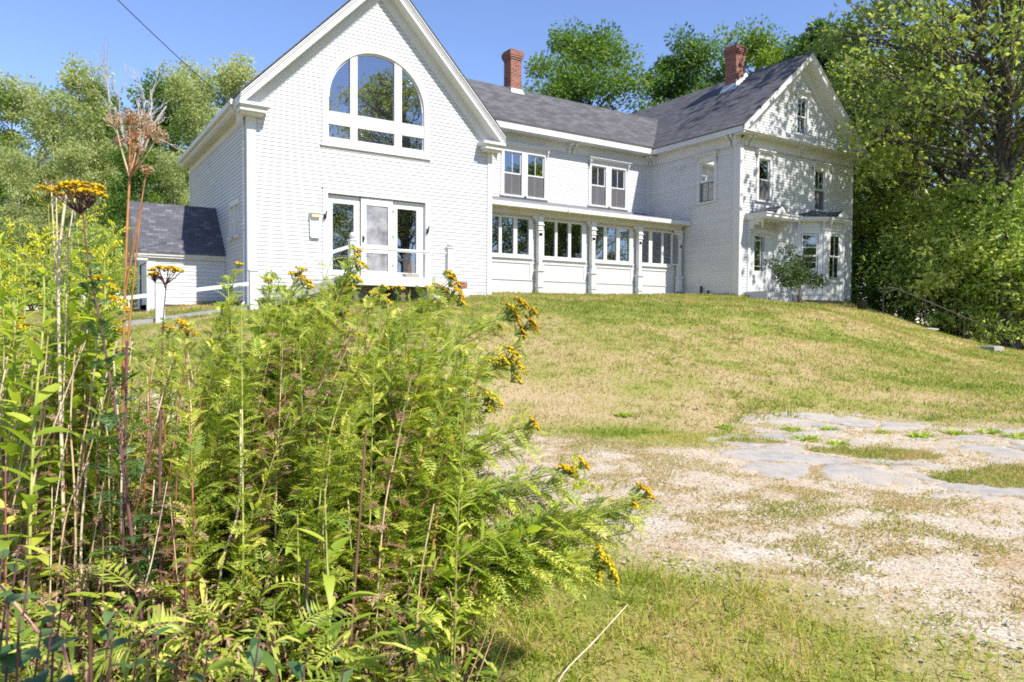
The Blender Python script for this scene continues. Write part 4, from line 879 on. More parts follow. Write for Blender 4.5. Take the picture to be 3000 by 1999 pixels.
def gravel_mat():
    m, nt, b = newmat('gravel'); L = nt.links
    tc = N(nt, 'ShaderNodeTexCoord')
    v = N(nt, 'ShaderNodeTexVoronoi'); v.inputs['Scale'].default_value = 85; L.new(tc.outputs['Object'], v.inputs['Vector'])
    n = noise(nt, 2.6, 6, .7); n2 = noise(nt, 70, 4, .75); n4 = noise(nt, 16, 4, .7)
    se = N(nt, 'ShaderNodeSeparateColor'); L.new(v.outputs['Color'], se.inputs[0])
    r = ramp(nt, [(0, (.24, .195, .145)), (.2, (.43, .37, .29)), (.6, (.53, .465, .375)), (1, (.64, .58, .49))]); L.new(se.outputs[0], r.inputs[0])
    r2 = ramp(nt, [(.34, (.80, .66, .48)), (.5, (.95, .89, .80)), (.66, (1.03, 1.03, 1.03))]); L.new(n.outputs['Fac'], r2.inputs[0])
    mu = N(nt, 'ShaderNodeMix', data_type='RGBA', blend_type='MULTIPLY'); mu.inputs[0].default_value = 1; L.new(r.outputs[0], mu.inputs[6]); L.new(r2.outputs[0], mu.inputs[7])
    r3 = ramp(nt, [(.3, (.62, .60, .57)), (.6, (1.1, 1.1, 1.1))]); L.new(n2.outputs['Fac'], r3.inputs[0])
    mu2 = N(nt, 'ShaderNodeMix', data_type='RGBA', blend_type='MULTIPLY'); mu2.inputs[0].default_value = .75; L.new(mu.outputs[2], mu2.inputs[6]); L.new(r3.outputs[0], mu2.inputs[7])
    e = N(nt, 'ShaderNodeAttribute', attribute_name='edge')
    ad = N(nt, 'ShaderNodeMath', operation='MULTIPLY_ADD'); L.new(n4.outputs['Fac'], ad.inputs[0]); ad.inputs[1].default_value = 1.3; L.new(e.outputs['Fac'], ad.inputs[2])
    re = ramp(nt, [(.0, (1, 1, 1)), (.49, (1, 1, 1)), (.60, (0, 0, 0))]); hf = N(nt, 'ShaderNodeMath', operation='MULTIPLY'); hf.inputs[1].default_value = .5; L.new(ad.outputs[0], hf.inputs[0]); L.new(hf.outputs[0], re.inputs[0])
    rs_ = ramp(nt, [(.3, (.20, .19, .06)), (.5, (.33, .28, .12)), (.7, (.43, .35, .20))]); L.new(n2.outputs['Fac'], rs_.inputs[0])
    mx = N(nt, 'ShaderNodeMix', data_type='RGBA'); L.new(re.outputs[0], mx.inputs[0]); L.new(mu2.outputs[2], mx.inputs[6]); L.new(rs_.outputs[0], mx.inputs[7])
    L.new(mx.outputs[2], b.inputs['Base Color']); b.inputs['Roughness'].default_value = .95; b.inputs['Specular IOR Level'].default_value = .15
    bump(nt, b, n2.outputs['Fac'], .7, .014); return m
def asphalt_mat():
    m, nt, b = newmat('weathered_asphalt'); L = nt.links
    n = noise(nt, 60, 5, .8); n2 = noise(nt, 4.5, 7, .75); n4 = noise(nt, 14, 4, .7)
    r = ramp(nt, [(.3, (.27, .262, .25)), (.7, (.43, .42, .405))]); L.new(n.outputs['Fac'], r.inputs[0])
    r2 = ramp(nt, [(.32, (.6, .6, .6)), (.66, (1.15, 1.10, 1.03))]); L.new(n2.outputs['Fac'], r2.inputs[0])
    mu = N(nt, 'ShaderNodeMix', data_type='RGBA', blend_type='MULTIPLY'); mu.inputs[0].default_value = 1; L.new(r.outputs[0], mu.inputs[6]); L.new(r2.outputs[0], mu.inputs[7])
    c = N(nt, 'ShaderNodeAttribute', attribute_name='crack'); ac = N(nt, 'ShaderNodeMath', operation='ADD'); L.new(c.outputs['Fac'], ac.inputs[0]); L.new(n4.outputs['Fac'], ac.inputs[1])
    rc = ramp(nt, [(.0, (0, 0, 0)), (.42, (0, 0, 0)), (.58, (1, 1, 1))]); h1 = N(nt, 'ShaderNodeMath', operation='MULTIPLY'); h1.inputs[1].default_value = .5; L.new(ac.outputs[0], h1.inputs[0]); L.new(h1.outputs[0], rc.inputs[0])
    mc = N(nt, 'ShaderNodeMix', data_type='RGBA'); mc.inputs[7].default_value = (.27, .19, .10, 1); L.new(rc.outputs[0], mc.inputs[0]); L.new(mu.outputs[2], mc.inputs[6])
    e = N(nt, 'ShaderNodeAttribute', attribute_name='edge'); ad = N(nt, 'ShaderNodeMath', operation='MULTIPLY_ADD'); L.new(n4.outputs['Fac'], ad.inputs[0]); ad.inputs[1].default_value = 1.3; L.new(e.outputs['Fac'], ad.inputs[2])
    hf = N(nt, 'ShaderNodeMath', operation='MULTIPLY'); hf.inputs[1].default_value = .5; L.new(ad.outputs[0], hf.inputs[0]); re = ramp(nt, [(.0, (1, 1, 1)), (.46, (1, 1, 1)), (.66, (0, 0, 0))]); L.new(hf.outputs[0], re.inputs[0])
    rs_ = ramp(nt, [(.3, (.30, .255, .20)), (.7, (.47, .41, .34))]); L.new(n.outputs['Fac'], rs_.inputs[0])
    mx = N(nt, 'ShaderNodeMix', data_type='RGBA'); L.new(re.outputs[0], mx.inputs[0]); L.new(mc.outputs[2], mx.inputs[6]); L.new(rs_.outputs[0], mx.inputs[7])
    L.new(mx.outputs[2], b.inputs['Base Color']); b.inputs['Roughness'].default_value = .9; b.inputs['Specular IOR Level'].default_value = .2
    bump(nt, b, n.outputs['Fac'], .4, .008); return m
GS = .045
kx, ky = np.arange(-1, 24, GS), np.arange(-2.5, 9.5, GS)
grid_mesh('gravel_driveway', kx, ky, gravel_mat(), lambda x, y: (gmask(x, y) > -.45), 0, lambda x, y: np.clip(gmask(x, y)*.05+.012, -.02, .012)+(fnoise(x, y, .25, 31)-.5)*.008, [('edge', lambda x, y: np.clip(gmask(x, y)*.9+.35, 0, 1)), ('grey', lambda x, y: np.clip(.5+sdist(x, y, ASPH)*.45, 0, 1))])
_cs = R_(12); CRK = np.c_[_cs.uniform(3, 22, 330), _cs.uniform(-1, 7, 330)]
_ax = CF[:2]/np.linalg.norm(CF[:2])
def crack(x, y):
    """distance to the nearest crack of the broken asphalt, in metres"""
    x = np.asarray(x, float); y = np.asarray(y, float); wx = x+(fnoise(x, y, .6, 71)-.5)*.35; wy = y+(fnoise(x, y, .6, 72)-.5)*.35
    d1 = np.full(x.shape, 9.); d2 = np.full(x.shape, 9.)
    for p in CRK:
        u = (wx-p[0])*_ax[0]+(wy-p[1])*_ax[1]; v = -(wx-p[0])*_ax[1]+(wy-p[1])*_ax[0]
        d = np.hypot(u*1.25, v*.8); d2 = np.where(d < d1, d1, np.minimum(d2, d)); d1 = np.minimum(d1, d)
    return (d2-d1)*.5
def aedge(x, y): return np.minimum(sdist(x, y, ASPH)+(fnoise(x, y, .5, 41)-.5)*.8, np.minimum((islands(x, y)-1)*.5+(fnoise(x, y, .3, 42)-.5)*.9, (.60-fnoise(x*.6, y, .55, 44))*1.5))
grid_mesh('asphalt_patch', np.arange(3, 22, GS), np.arange(-1, 7, GS), asphalt_mat(), lambda x, y: aedge(x, y) > -.15, 0, lambda x, y: np.clip(aedge(x, y)*.1+.012, -.01, .022)-np.where(crack(x, y) < .03, .012, 0), [('edge', lambda x, y: np.clip(aedge(x, y)*1.2+.3, 0, 1)), ('crack', lambda x, y: np.clip(1-crack(x, y)/.06, 0, 1))])
# ------------------------------------------------------------------ grass blades
GRASS = attr_mat('grass_blades', [(0, (.12, .175, .022)), (.22, (.225, .265, .045)), (.48, (.335, .315, .085)), (.7, (.40, .32, .14)), (1, (.48, .36, .215))], .7, .42, 1.4)
GRASS2 = attr_mat('verge_grass_blades', [(0, (.14, .22, .02)), (.22, (.27, .335, .04)), (.48, (.42, .40, .085)), (.7, (.52, .41, .18)), (1, (.60, .43, .25))], .7, .45, 1.4)
def scatter_px(n, pxr, tr, rs, pw=1.):
    t = tr[0]+(tr[1]-tr[0])*rs.rand(n)**pw; px = rs.uniform(pxr[0], pxr[1], n)
    d = CF[None]+CR[None]*((px-1500)/F_PX)[:, None]; return d[:, :2]*t[:, None], t
def grass(xy, h, w, rs, name, dens=None, lean=.5, drybias=0., K=3, label=None, t=None, lift=-.004):
    x, y = xy[:, 0], xy[:, 1]; h = np.broadcast_to(h, (len(x),)); w = np.broadcast_to(w, (len(x),))
    if dens is not None:
        k = rs.rand(len(x)) < dens(x, y); x, y, h, w = x[k], y[k], h[k], w[k]
    z = ground(x, y); q = len(x); az = rs.rand(q)*2*math.pi; ln = lean*rs.rand(q)
    A = nrm(np.stack([np.cos(az)*ln, np.sin(az)*ln, np.ones(q)], -1)); a2 = rs.rand(q)*2*math.pi
    S = nrm(np.cross(A, np.stack([np.cos(a2), np.sin(a2), np.zeros(q)], -1)))
    r = np.clip(dryness(x, y)+rs.normal(0, .2, q)+drybias, 0, 1)
    m = MB(); m.blades(np.stack([x, y, z+lift], -1), A, S, h*rs.uniform(.45, 1.3, q), w*rs.uniform(.7, 1.3, q), r, rs.uniform(.1, .8, q), K, np.array([1, .8, .05]) if K == 3 else np.array([1., .9, .6, .04]), 0)
    o = m.build(name, GRASS2 if 'verge' in name else GRASS, kind='stuff'); o['label'] = label; return o
rs = R_(77)
def lawn_d(x, y):
    g = gmask(x, y); d = np.where(g > .0, 0, 1.)*np.where((y > 18.55) & (x > 4.3) & (x < 11.5) | (y > 20.3) & (x > 11) & (x < 21.6) | (y > 17.5) & (x > 21.4) & (x < 28.6) | (y > 21.4) & (x > 2.3) & (x < 5), 0, 1)
    return d*np.clip(.4+fnoise(x, y, .8, 50), 0, 1)
xy, t = scatter_px(230000, (-150, 3200), (7.6, 25), rs, .85)
grass(xy, (.045+.0022*t)*(.6+.9*fnoise(xy[:, 0], xy[:, 1], 1.4, 51)), .006+.0005*t, rs, 'lawn_grass', lawn_d, .7, label='sunburnt mown grass of the lawn, green mottled with straw patches')
def verge_d(x, y):
    g = gmask(x, y); return np.where(g < .25, np.clip(.25+fnoise(x, y, .3, 61)*1.1, 0, 1)*np.clip(1-(g+.1)*2.5, 0, 1), 0)
xy, t = scatter_px(170000, (900, 3300), (2.25, 7.9), rs, .7)
grass(xy, .075*(.5+.9*fnoise(xy[:, 0], xy[:, 1], .5, 52)), .0045, rs, 'verge_grass', verge_d, 1.0, .14, 4, 'short rough grass between the weeds and the gravel in the foreground')
def tuft_d(x, y):
    g = gmask(x, y); a_ = aedge(x, y) > 0; p = fnoise(x, y, .26, 60)*.6+fnoise(x, y, 1.5, 62)*.4
    on = np.clip((p-.45)*6, 0, 1)*np.where(a_, np.where(crack(x, y) < .05, .9, .03), 1)*np.clip(1.15-np.clip(sdist(x, y, ASPH)+1.0, 0, 1)*.5, 0, 1)
    return np.where(g < 0, 0, np.maximum(on*.95, np.where((islands(x, y) < 1.05) , 1, 0)*.8))
xy, t = scatter_px(260000, (1100, 3300), (2.6, 10.0), rs, .85)
grass(xy, np.where(islands(xy[:, 0], xy[:, 1]) < 1.05, .085, .034), .006, rs, 'gravel_tufts', tuft_d, 1.5, .33, 3, 'thin straw coloured tufts creeping over the gravel and asphalt cracks', lift=.014)

# low broad-leaved weeds in the verge: clover and plantain too many to count
n = 16000; xy, t = scatter_px(n, (1000, 3300), (2.25, 7.5), rs, .7); x, y = xy[:, 0], xy[:, 1]; k = (gmask(x, y) < .15) & (rs.rand(n) < np.clip((fnoise(x, y, .35, 95)-.42)*4, 0, 1)); x, y = x[k], y[k]; n = len(x)
az = rs.rand(n)*6.28; A = nrm(np.stack([np.cos(az), np.sin(az), rs.uniform(-.1, .5, n)], -1)); S = nrm(np.cross(A, np.array([[0, 0, 1.]])+rs.normal(0, .25, (n, 3)))); m = MB()
m.blades(np.stack([x, y, ground(x, y)+rs.uniform(.005, .05, n)], -1), A, S, rs.uniform(.012, .04, n), rs.uniform(.008, .02, n), np.clip(rs.normal(.25, .15, n), 0, 1), rs.uniform(0, .4, n), 4)
o = m.build('clover', GRASS2, kind='stuff'); o['label'] = 'low clover and plantain leaves among the verge grass'

# loose stones lying on the gravel
n = 9000; xy, t = scatter_px(n, (1100, 3300), (2.6, 9.5), rs, .8); x, y = xy[:, 0], xy[:, 1]; k = (gmask(x, y) > -.15) & (rs.rand(n) < np.where(sdist(x, y, ASPH) > 0, .3, .9)); x, y = x[k], y[k]; n = len(x); r = .003+.008*rs.rand(n)**4
base = np.array([[1, 0, 0], [0, 1, 0], [-1, 0, 0], [0, -1, 0], [.6, .6, .7], [-.6, .6, .75], [-.6, -.6, .7], [.6, -.6, .72]], float)
v = (base[None]*rs.uniform(.7, 1.3, (n, 8, 3)))*r[:, None, None]+np.stack([x, y, ground(x, y)+.014], -1)[:, None]; f = np.array([(0, 1, 5, 4), (1, 2, 6, 5), (2, 3, 7, 6), (3, 0, 4, 7), (4, 5, 6, 7)])
m = MB(); m.add(v.reshape(-1, 3), (np.arange(n)[:, None, None]*8+f[None]).reshape(-1, 4), np.repeat(rs.rand(n), 5))
o = m.build('loose_gravel', attr_mat('loose_stones', [(0, (.22, .20, .175)), (.3, (.36, .325, .28)), (.8, (.47, .43, .375)), (1, (.55, .52, .47))], .9), kind='stuff'); o['label'] = 'loose pebbles lying on the gravel driveway'

# taller tufts that the mower missed
def tufts(nt_, pxr, tr, h, w, spread, nb, name, label, seed, okf):
    rs = R_(seed); xy, t = scatter_px(nt_, pxr, tr, rs, .8); k = okf(xy[:, 0], xy[:, 1]) & (rs.rand(nt_) < np.clip((fnoise(xy[:, 0], xy[:, 1], 1.1, seed)-.38)*3.5, .08, 1)); xy = xy[k]; n = len(xy)
    q = np.repeat(np.arange(n), nb); k = len(q); sp = rs.normal(0, spread, (k, 2))*rs.uniform(.4, 1.3, n)[q][:, None]; x, y = xy[q, 0]+sp[:, 0], xy[q, 1]+sp[:, 1]; tone = np.where(rs.rand(n) < .66, rs.uniform(0, .42, n), rs.uniform(.5, 1, n)); hh = h*rs.uniform(.5, 1.4, n)
    A = nrm(np.c_[sp*2.2/spread*.25+rs.normal(0, .2, (k, 2)), np.ones(k)]); S = nrm(np.cross(A, np.c_[rs.normal(0, 1, (k, 2)), np.zeros(k)])); m = MB()
    m.blades(np.stack([x, y, ground(x, y)-.004], -1), A, S, hh[q]*rs.uniform(.6, 1.2, k), w*rs.uniform(.7, 1.3, k), np.clip(tone[q]+rs.normal(0, .1, k), 0, 1), rs.uniform(.15, .8, k), 4, np.array([1., .9, .6, .04]), 0)
    o = m.build(name, GRASS2 if 'verge' in name else GRASS, kind='stuff'); o['label'] = label
tufts(5200, (-100, 3200), (8, 24), .15, .009, .07, 16, 'grass_tufts', 'longer grass tufts scattered over the mown lawn', 801, lambda x, y: (gmask(x, y) < -.1) & (lawn_d(x, y) > 0))
tufts(2300, (900, 3300), (2.3, 8), .13, .005, .035, 18, 'verge_tufts', 'longer grass tufts in the foreground verge', 802, lambda x, y: gmask(x, y) < -.05)

# unmown grass along the foot of the house
P = []
for (a, b), n in ((((4.5, 18.6), (6.4, 18.6)), 500), (((9.5, 18.6), (11.45, 18.6)), 600), (((11.5, 20.22), (21.35, 20.22)), 2600), (((21.42, 20.2), (21.42, 17.6)), 700), (((21.5, 17.52), (22.0, 17.5)), 150), (((24.3, 17.3), (28.7, 16.8)), 900), (((2.4, 21.38), (4.3, 21.38)), 500), (((4.28, 21.3), (4.28, 18.7)), 600), (((6.5, 17.3), (9.5, 17.3)), 700), (((21.8, 16.2), (23.5, 16.2)), 400)):
    t_ = rs.rand(n)[:, None]; P.append(np.array(a)*(1-t_)+np.array(b)*t_+rs.normal(0, .05, (n, 2)))
P = np.concatenate(P)
grass(P, .10+.16*fnoise(P[:, 0], P[:, 1], .5, 88), .010, rs, 'foundation_grass', None, .6, -.1, 4, 'longer unmown grass along the foot of the house walls')
# ------------------------------------------------------------------ trees
BARK = brick_mat('grey_bark', .09, .5, [(0, (.10, .09, .075)), (.5, (.17, .155, .135)), (1, (.27, .25, .22))], (.06, .05, .045), .02, uvw='Object', noise_amt=.4, bdist=.03, fine=12)
PALEBARK = plain('pale_grey_bark', (.36, .34, .31), .85, 0, .4, 5)
BONE = plain('bleached_dead_wood', (.40, .37, .335), .85, 0, .15, 7)
ASPEN = attr_mat('aspen_leaves', [(0, (.16, .21, .07)), (.45, (.30, .35, .13)), (.8, (.44, .46, .21)), (1, (.54, .52, .25))], .42, .42, 1.4, .5, .18)
MAPLE = attr_mat('maple_leaves', [(0, (.05, .11, .015)), (.5, (.12, .21, .028)), (.85, (.24, .31, .04)), (1, (.34, .36, .055))], .48, .42, 1.4, .45, .22)
DARKM = attr_mat('dark_glossy_leaves', [(0, (.04, .09, .022)), (.6, (.095, .18, .04)), (1, (.20, .29, .07))], .36, .4, 1.35, .5, .15)
OAK = attr_mat('oak_leaves', [(0, (.12, .18, .045)), (.45, (.25, .32, .085)), (.8, (.43, .45, .14)), (.97, (.56, .50, .12)), (1, (.58, .30, .07))], .38, .52, 1.4, .5, .12)
SHRUB = attr_mat('shrub_leaves', [(0, (.16, .25, .05)), (.5, (.34, .43, .11)), (.85, (.55, .58, .21)), (1, (.65, .64, .30))], .36, .52, 1.35, .5, .15)
def crown_leaves(mb, C, rad, n, L, rs, flat_=.65, tone=None, spread=.5, droop=.15, aspect=.55):
    """leaves in clumps about the points C"""
    nc = len(C); rad = np.broadcast_to(rad, (nc,)); q = np.repeat(np.arange(nc), n); k = len(q)
    d = nrm(rs.normal(0, 1, (k, 3))); r = rs.rand(k)**.42
    off = d*(rad[q]*r)[:, None]; off[:, 2] *= flat_
    P = C[q]+off
    out = nrm(off+rs.normal(0, spread, (k, 3))*rad[q][:, None]*.8)
    A = nrm(out+np.array([0, 0, -droop])+rs.normal(0, .35, (k, 3)))
    up = nrm(np.array([0, 0, 1.])[None]+rs.normal(0, 1.0, (k, 3))); S = nrm(np.cross(A, up))
    if tone is None: tone = rs.rand(nc)
    rnd = np.clip(tone[q]*.5+rs.rand(k)*.5, 0, 1)
    l = L*rs.uniform(.65, 1.3, k)
    mb.leaves(P, A, S, l, l*aspect*rs.uniform(.8, 1.2, k), rnd, .18)
def limb(a, b, rs, up=.3, n=6, wob=.06):
    a = np.asarray(a, float); b = np.asarray(b, float); L = np.linalg.norm(b-a); c = (a+b)/2+np.array([0, 0, up*L*.35])-np.array([(b-a)[0], (b-a)[1], 0])*.12
    t = np.linspace(0, 1, n)[:, None]; p = a*(1-t)**2+2*c*t*(1-t)+b*t**2
    p[1:-1] += rs.normal(0, wob*L*.25, (n-2, 3)); return p
def tree(name, seed, H, h0, R, nclump, nleaf, leaf, mat, bark, r0, prof=None, lean=(0, 0), clump=(.5, 1.1), flat_=.65, label='', group=None, inner=.35, trunks=1, clip=None, loc=(0, 0, 0), thick=.35, extra=None):
    """trunk and limbs (one mesh) and a crown of leaf clumps (one mesh) under one Empty"""
    rs = R_(seed); t = thing(name, label, 'tree', loc, group)
    if prof is None: prof = lambda s: np.sqrt(np.clip(1-(s*1.9-.9)**2, 0, 1))*.95+.05
    tb = MB(); C = []; T = []
    for k in range(trunks):
        bx = np.array([rs.uniform(-.5, .5), rs.uniform(-.5, .5)])*(trunks > 1)*R*.25
        n = 12; s = np.linspace(0, 1, n); x = bx[0]+lean[0]*s*H+np.cumsum(rs.normal(0, .012*H, n))*s+bx[0]*s*1.3; y = bx[1]+lean[1]*s*H+np.cumsum(rs.normal(0, .012*H, n))*s+bx[1]*s*1.3
        P = np.stack([x, y, s*H*.93-.15], -1); T.append(P)
        rr = r0*(1-s*.9)*(1+.5*np.exp(-s*18))/math.sqrt(trunks); tb.tube(P, rr, 9)
    i = 0
    while len(C) < nclump and i < nclump*6:
        i += 1; P = T[rs.randint(len(T))]
        s = rs.rand()**.85; h = h0+(H-h0)*s; ri = R*float(prof(s))
        az = rs.rand()*2*math.pi; rr = ri*max(rs.rand()**.5, inner*rs.rand())
        cx = np.interp(h, P[:, 2], P[:, 0]); cy = np.interp(h, P[:, 2], P[:, 1])
        c = np.array([cx+rr*math.cos(az), cy+rr*math.sin(az), h+rs.normal(0, .02*H)])
        if clip is not None and not clip(c): continue
        C.append(c); hs = max(h0*rs.uniform(.5, .95), h-rr*rs.uniform(.35, 1.1)-.3); hs = min(hs, H*.9)
        a = np.array([np.interp(hs, P[:, 2], P[:, 0]), np.interp(hs, P[:, 2], P[:, 1]), hs])
        Lb = np.linalg.norm(c-a); rb = max(.012, r0*.07*min(Lb, 5)**.6); pl = limb(a, c, rs, .3, 6, .12)
        if len(C) % 5 < 3: tb.tube(pl, np.linspace(rb, rb*.3, 6), 5)
        for q in range(3):
            e = c+nrm(rs.normal(0, 1, 3))*clump[0]*.9; tb.tube(np.stack([pl[3+q % 2], (pl[4]+e)/2, e]), [rb*.35, rb*.25, rb*.12], 3)
    C = np.array(C)
    if extra is not None: C = np.r_[C, extra]
    tb.build('trunk', bark, t)
    lb = MB(); crown_leaves(lb, C, rs.uniform(clump[0], clump[1], len(C)), nleaf, leaf, rs, flat_, None)
    lb.build('crown', mat, t)
    return t
def put(px, t, dz=0.):
    p = at(px, 940, t); return (p[0], p[1], gz(p[0], p[1])+dz)
# --- left: a stand of aspens and young maples behind the lean-to
G1 = 'trees of the wood behind the lean-to'
slim = lambda s: .45+.55*np.sin(np.clip(s*1.05+.05, 0, 1)**.8*math.pi)*np.clip(1.25-s, 0, 1)
A = [tree('aspen_tree', 101, 12.8, 1.5, 1.9, 80, 150, .17, ASPEN, PALEBARK, .16, slim, clump=(.35, .75), flat_=.8, label='slim tall aspen rising just left of the bare bleached tree', group=G1),
     tree('aspen_tree', 102, 11.8, .8, 2.3, 90, 150, .17, ASPEN, PALEBARK, .15, slim, clump=(.35, .8), flat_=.8, label='bushy grey-green aspen whose crown stands behind the yellow flower at left', group=G1, lean=(.03, .02)),
     tree('maple_sapling', 103, 12.0, 1.2, 2.6, 75, 220, .19, MAPLE, PALEBARK, .15, slim, clump=(.5, 1.0), flat_=.8, label='fresher green young maple in the wood between the aspens and the bare tree', group=G1)]
spec = [(0, 40, 40, 0, 1.02, 'aspen with a thin top at the left border of the photo'), (1, 150, 46, 1, 1.18, 'aspen whose thin pointed top rises above the goldenrod'), (0, 300, 44, 2, 1.14, None), (2, 455, 46, 0, 1.22, None), (1, 575, 43, 1, 1.16, 'dense aspen right of the bare tree, above the lean-to ridge'), (0, 670, 48, 2, 1.27, 'tall aspen beside the left rake of the gable'), (1, 60, 33, .5, .62, 'low bushy aspen in front of the wood at the left border'), (0, 240, 34, 1.5, .6, 'low aspen in front of the wood behind the orange dry stalk'), (2, 390, 36, 2.5, .66, 'low leafy maple in front of the wood left of the lean-to'), (1, 520, 37, .9, .66, 'low aspen directly behind the lean-to roof'), (0, 860, 50, .4, 1.05, 'aspen mostly hidden behind the gabled wing'), (2, -70, 38, .7, 1.0, 'maple cut off by the left border of the photo'), (1, 770, 47, 2.2, 1.2, 'aspen showing its tip over the gutter of the wing'), (2, 330, 52, 1.9, 1.25, 'tall maple far back in the wood behind the bare tree'), (0, 620, 54, 1.1, 1.38, 'tall aspen far back in the wood left of the gable')]
far = [(k % 3, -260+105*k, 58+(k*7) % 11, k*.8, 1.12+.05*(k % 3)) for k in range(13)]
used = set()
for k, px, t, rz, sc, lb in spec:
    l = put(px, t)
    if k not in used and lb is None or (k == 1 and k not in used and lb is None): 
        A[k].location = l; A[k].scale = (sc,)*3; A[k].rotation_euler = (0, 0, rz); used.add(k)
    else:
        copy_thing(A[k], l, rz*1.7, sc, lb or 'aspen of the wood', G1)
for k, px, t, rz, sc in far: copy_thing(A[k], put(px, t), rz, sc, 'slim tree deep in the wood behind the lean-to', G1+', far back')
A[1].location = put(200, 39); A[1].scale = (.98,)*3; A[1].rotation_euler = (0, 0, .6)
# a dead, bleached tree
rs = R_(5); t = thing('bare_tree', 'bleached leafless tree standing in front of the green wood', 'tree', put(405, 38.5)); t.scale = (1.22,)*3; m = MB()
def dead(m, a, d, L, r, rs, lev):
    e = a+d*L; p = limb(a, e, rs, .1, 5, .12); m.tube(p, np.linspace(r, r*.45, 5), 5)
    if lev > 0:
        for k in range(3 if lev > 1 else 4):
            s = rs.randint(1, 5); nd = nrm(d+rs.normal(0, .42, 3)+np.array([0, 0, .18])); dead(m, p[s], nd, L*rs.uniform(.45, .72), r*.5, rs, lev-1)
m.tube([(0, 0, -.2), (.05, 0, 3), (.0, .1, 6)], [.16, .13, .11], 7)
for d in ((.12, 0, 1), (-.32, .1, 1), (.38, -.1, 1)): dead(m, np.array([0, .1, 5.9]), nrm(np.array(d, float)), 3.3, .085, rs, 3)
m.build('trunk', BONE, t)
# --- behind the ell roof
G2 = 'broadleaf trees behind the house'
full = lambda s: np.sqrt(np.clip(1-(s*1.75-.8)**2, .02, 1))
B0 = tree('maple_tree', 201, 17.6, 3, 5.2, 140, 240, .24, MAPLE, BARK, .3, full, clump=(.7, 1.35), flat_=.7, label='bright green maple with a two-lobed crown above the ell roof', group=G2, loc=put(1755, 46))
B1 = tree('dark_maple_tree', 202, 17.3, 3, 5.6, 140, 250, .24, DARKM, BARK, .3, lambda s: np.clip(1.15-s, .12, 1)**.7, clump=(.6, 1.15), flat_=.75, label='dark green maple with several pointed tops left of the taller chimney', group=G2, loc=put(1960, 48))
copy_thing(B0, put(1545, 54), 2.1, .86, 'small light green tree peeping out around the shorter chimney', G2)
copy_thing(B0, put(2110, 52), 4.0, .93, 'light green tree between the dark maple and the taller chimney', G2)
copy_thing(B0, put(2255, 50), .9, 1.08, 'yellow-green tree behind the main roof right of the taller chimney', G2)
copy_thing(B1, put(2420, 46), 1.9, 1.1, 'dark green tree behind the gable peak of the main house', G2)
# --- right: big oaks and the shrubbery
G3 = 'oaks towering over the right side of the house'
oakp = lambda s: np.sqrt(np.clip(1-(s*1.6-.6)**2, .05, 1))
l1 = np.array((30.2, 12.2, gz(30.2, 12.2)))
# a low limb that reaches in front of the house corner
ex = np.array([(27.4, 15.9, 6.7), (27.0, 15.6, 6.2), (27.9, 15.6, 6.6), (28.2, 15.4, 7.4), (28.6, 15.5, 8.3), (27.2, 15.9, 5.7), (31.0, 11.2, 7.2), (31.8, 11.6, 8.4), (30.6, 10.8, 8.6), (32.6, 12.0, 7.6), (31.4, 10.9, 9.6), (33.2, 11.8, 9.4), (32.3, 11.2, 10.8), (30.2, 11.0, 7.0), (33.8, 12.2, 8.2), (31.2, 11.4, 12.0), (33.0, 11.6, 12.6)])-l1
O1 = tree('oak_tree', 301, 20, 7.8, 7.4, 165, 80, .27, OAK, BARK, .42, oakp, clump=(.8, 1.5), flat_=.6, label='big oak with a thick grey trunk, its branches hanging in front of the gable', group=G3, loc=tuple(l1), lean=(-.02, .02), clip=lambda c: not (c[1]+12.2 > 16.2 and c[2] < 14 and c[0] < -1.5) and not (c[0] > .3 and c[1] < 2.5), extra=ex)
l2 = put(2770, 33)
O2 = tree('oak_tree', 302, 18, 4.5, 6.3, 150, 110, .26, OAK, BARK, .42, oakp, clump=(.8, 1.5), flat_=.6, label='oak with a dark trunk standing behind the shrubbery right of the house', group=G3, loc=l2)
copy_thing(O2, put(2560, 40), 2.2, .85, 'oak whose crown spreads over the main gable peak', G3); copy_thing(O1, put(3110, 36), 3.4, .85, 'oak at the right border of the photo behind the shrubs', G3); copy_thing(O2, put(2900, 46), 4.1, .6, 'smaller oak far back on the right with sky showing above it', G3)
copy_thing(O2, put(2660, 37), 5.2, .62, 'low-branched oak filling the gap between the house corner and the big oak', G3); copy_thing(O2, put(2480, 52), .7, 1.0, 'oak farthest back right of the main roof', G3)
G4 = 'shrubs crowding the right side of the house'
shp = lambda s: np.sqrt(np.clip(1-(s*1.15-.25)**2, .05, 1))
def shrub(seed, H, R, n, nl, leaf, label, loc, mat=SHRUB): 
    t = tree('shrub', seed, H, .35, R, n, nl, leaf, mat, BARK, .09, shp, clump=(.5, 1.05), flat_=.55, label=label, group=G4, trunks=5, loc=loc); t['category'] = 'shrub'; return t
S0 = shrub(401, 5.6, 2.9, 95, 70, .21, 'tall pale-leaved shrub catching the sun in the middle of the right-hand shrubbery', put(2790, 28.5))
S1 = shrub(402, 4.2, 2.5, 80, 70, .19, 'green shrub behind the lower half of the iron handrail', put(2890, 29))
S2 = shrub(403, 3.6, 2.1, 70, 75, .18, 'dark green shrub directly right of the house corner behind the bucket', put(2600, 33.5), DARKM)
copy_thing(S0, put(2660, 34), 2.0, 1.0, 'tall shrub between the house corner and the iron handrail', G4); copy_thing(S0, put(2965, 27.6), 4.2, 1.12, 'tallest pale-leaved shrub at the right border of the photo', G4)
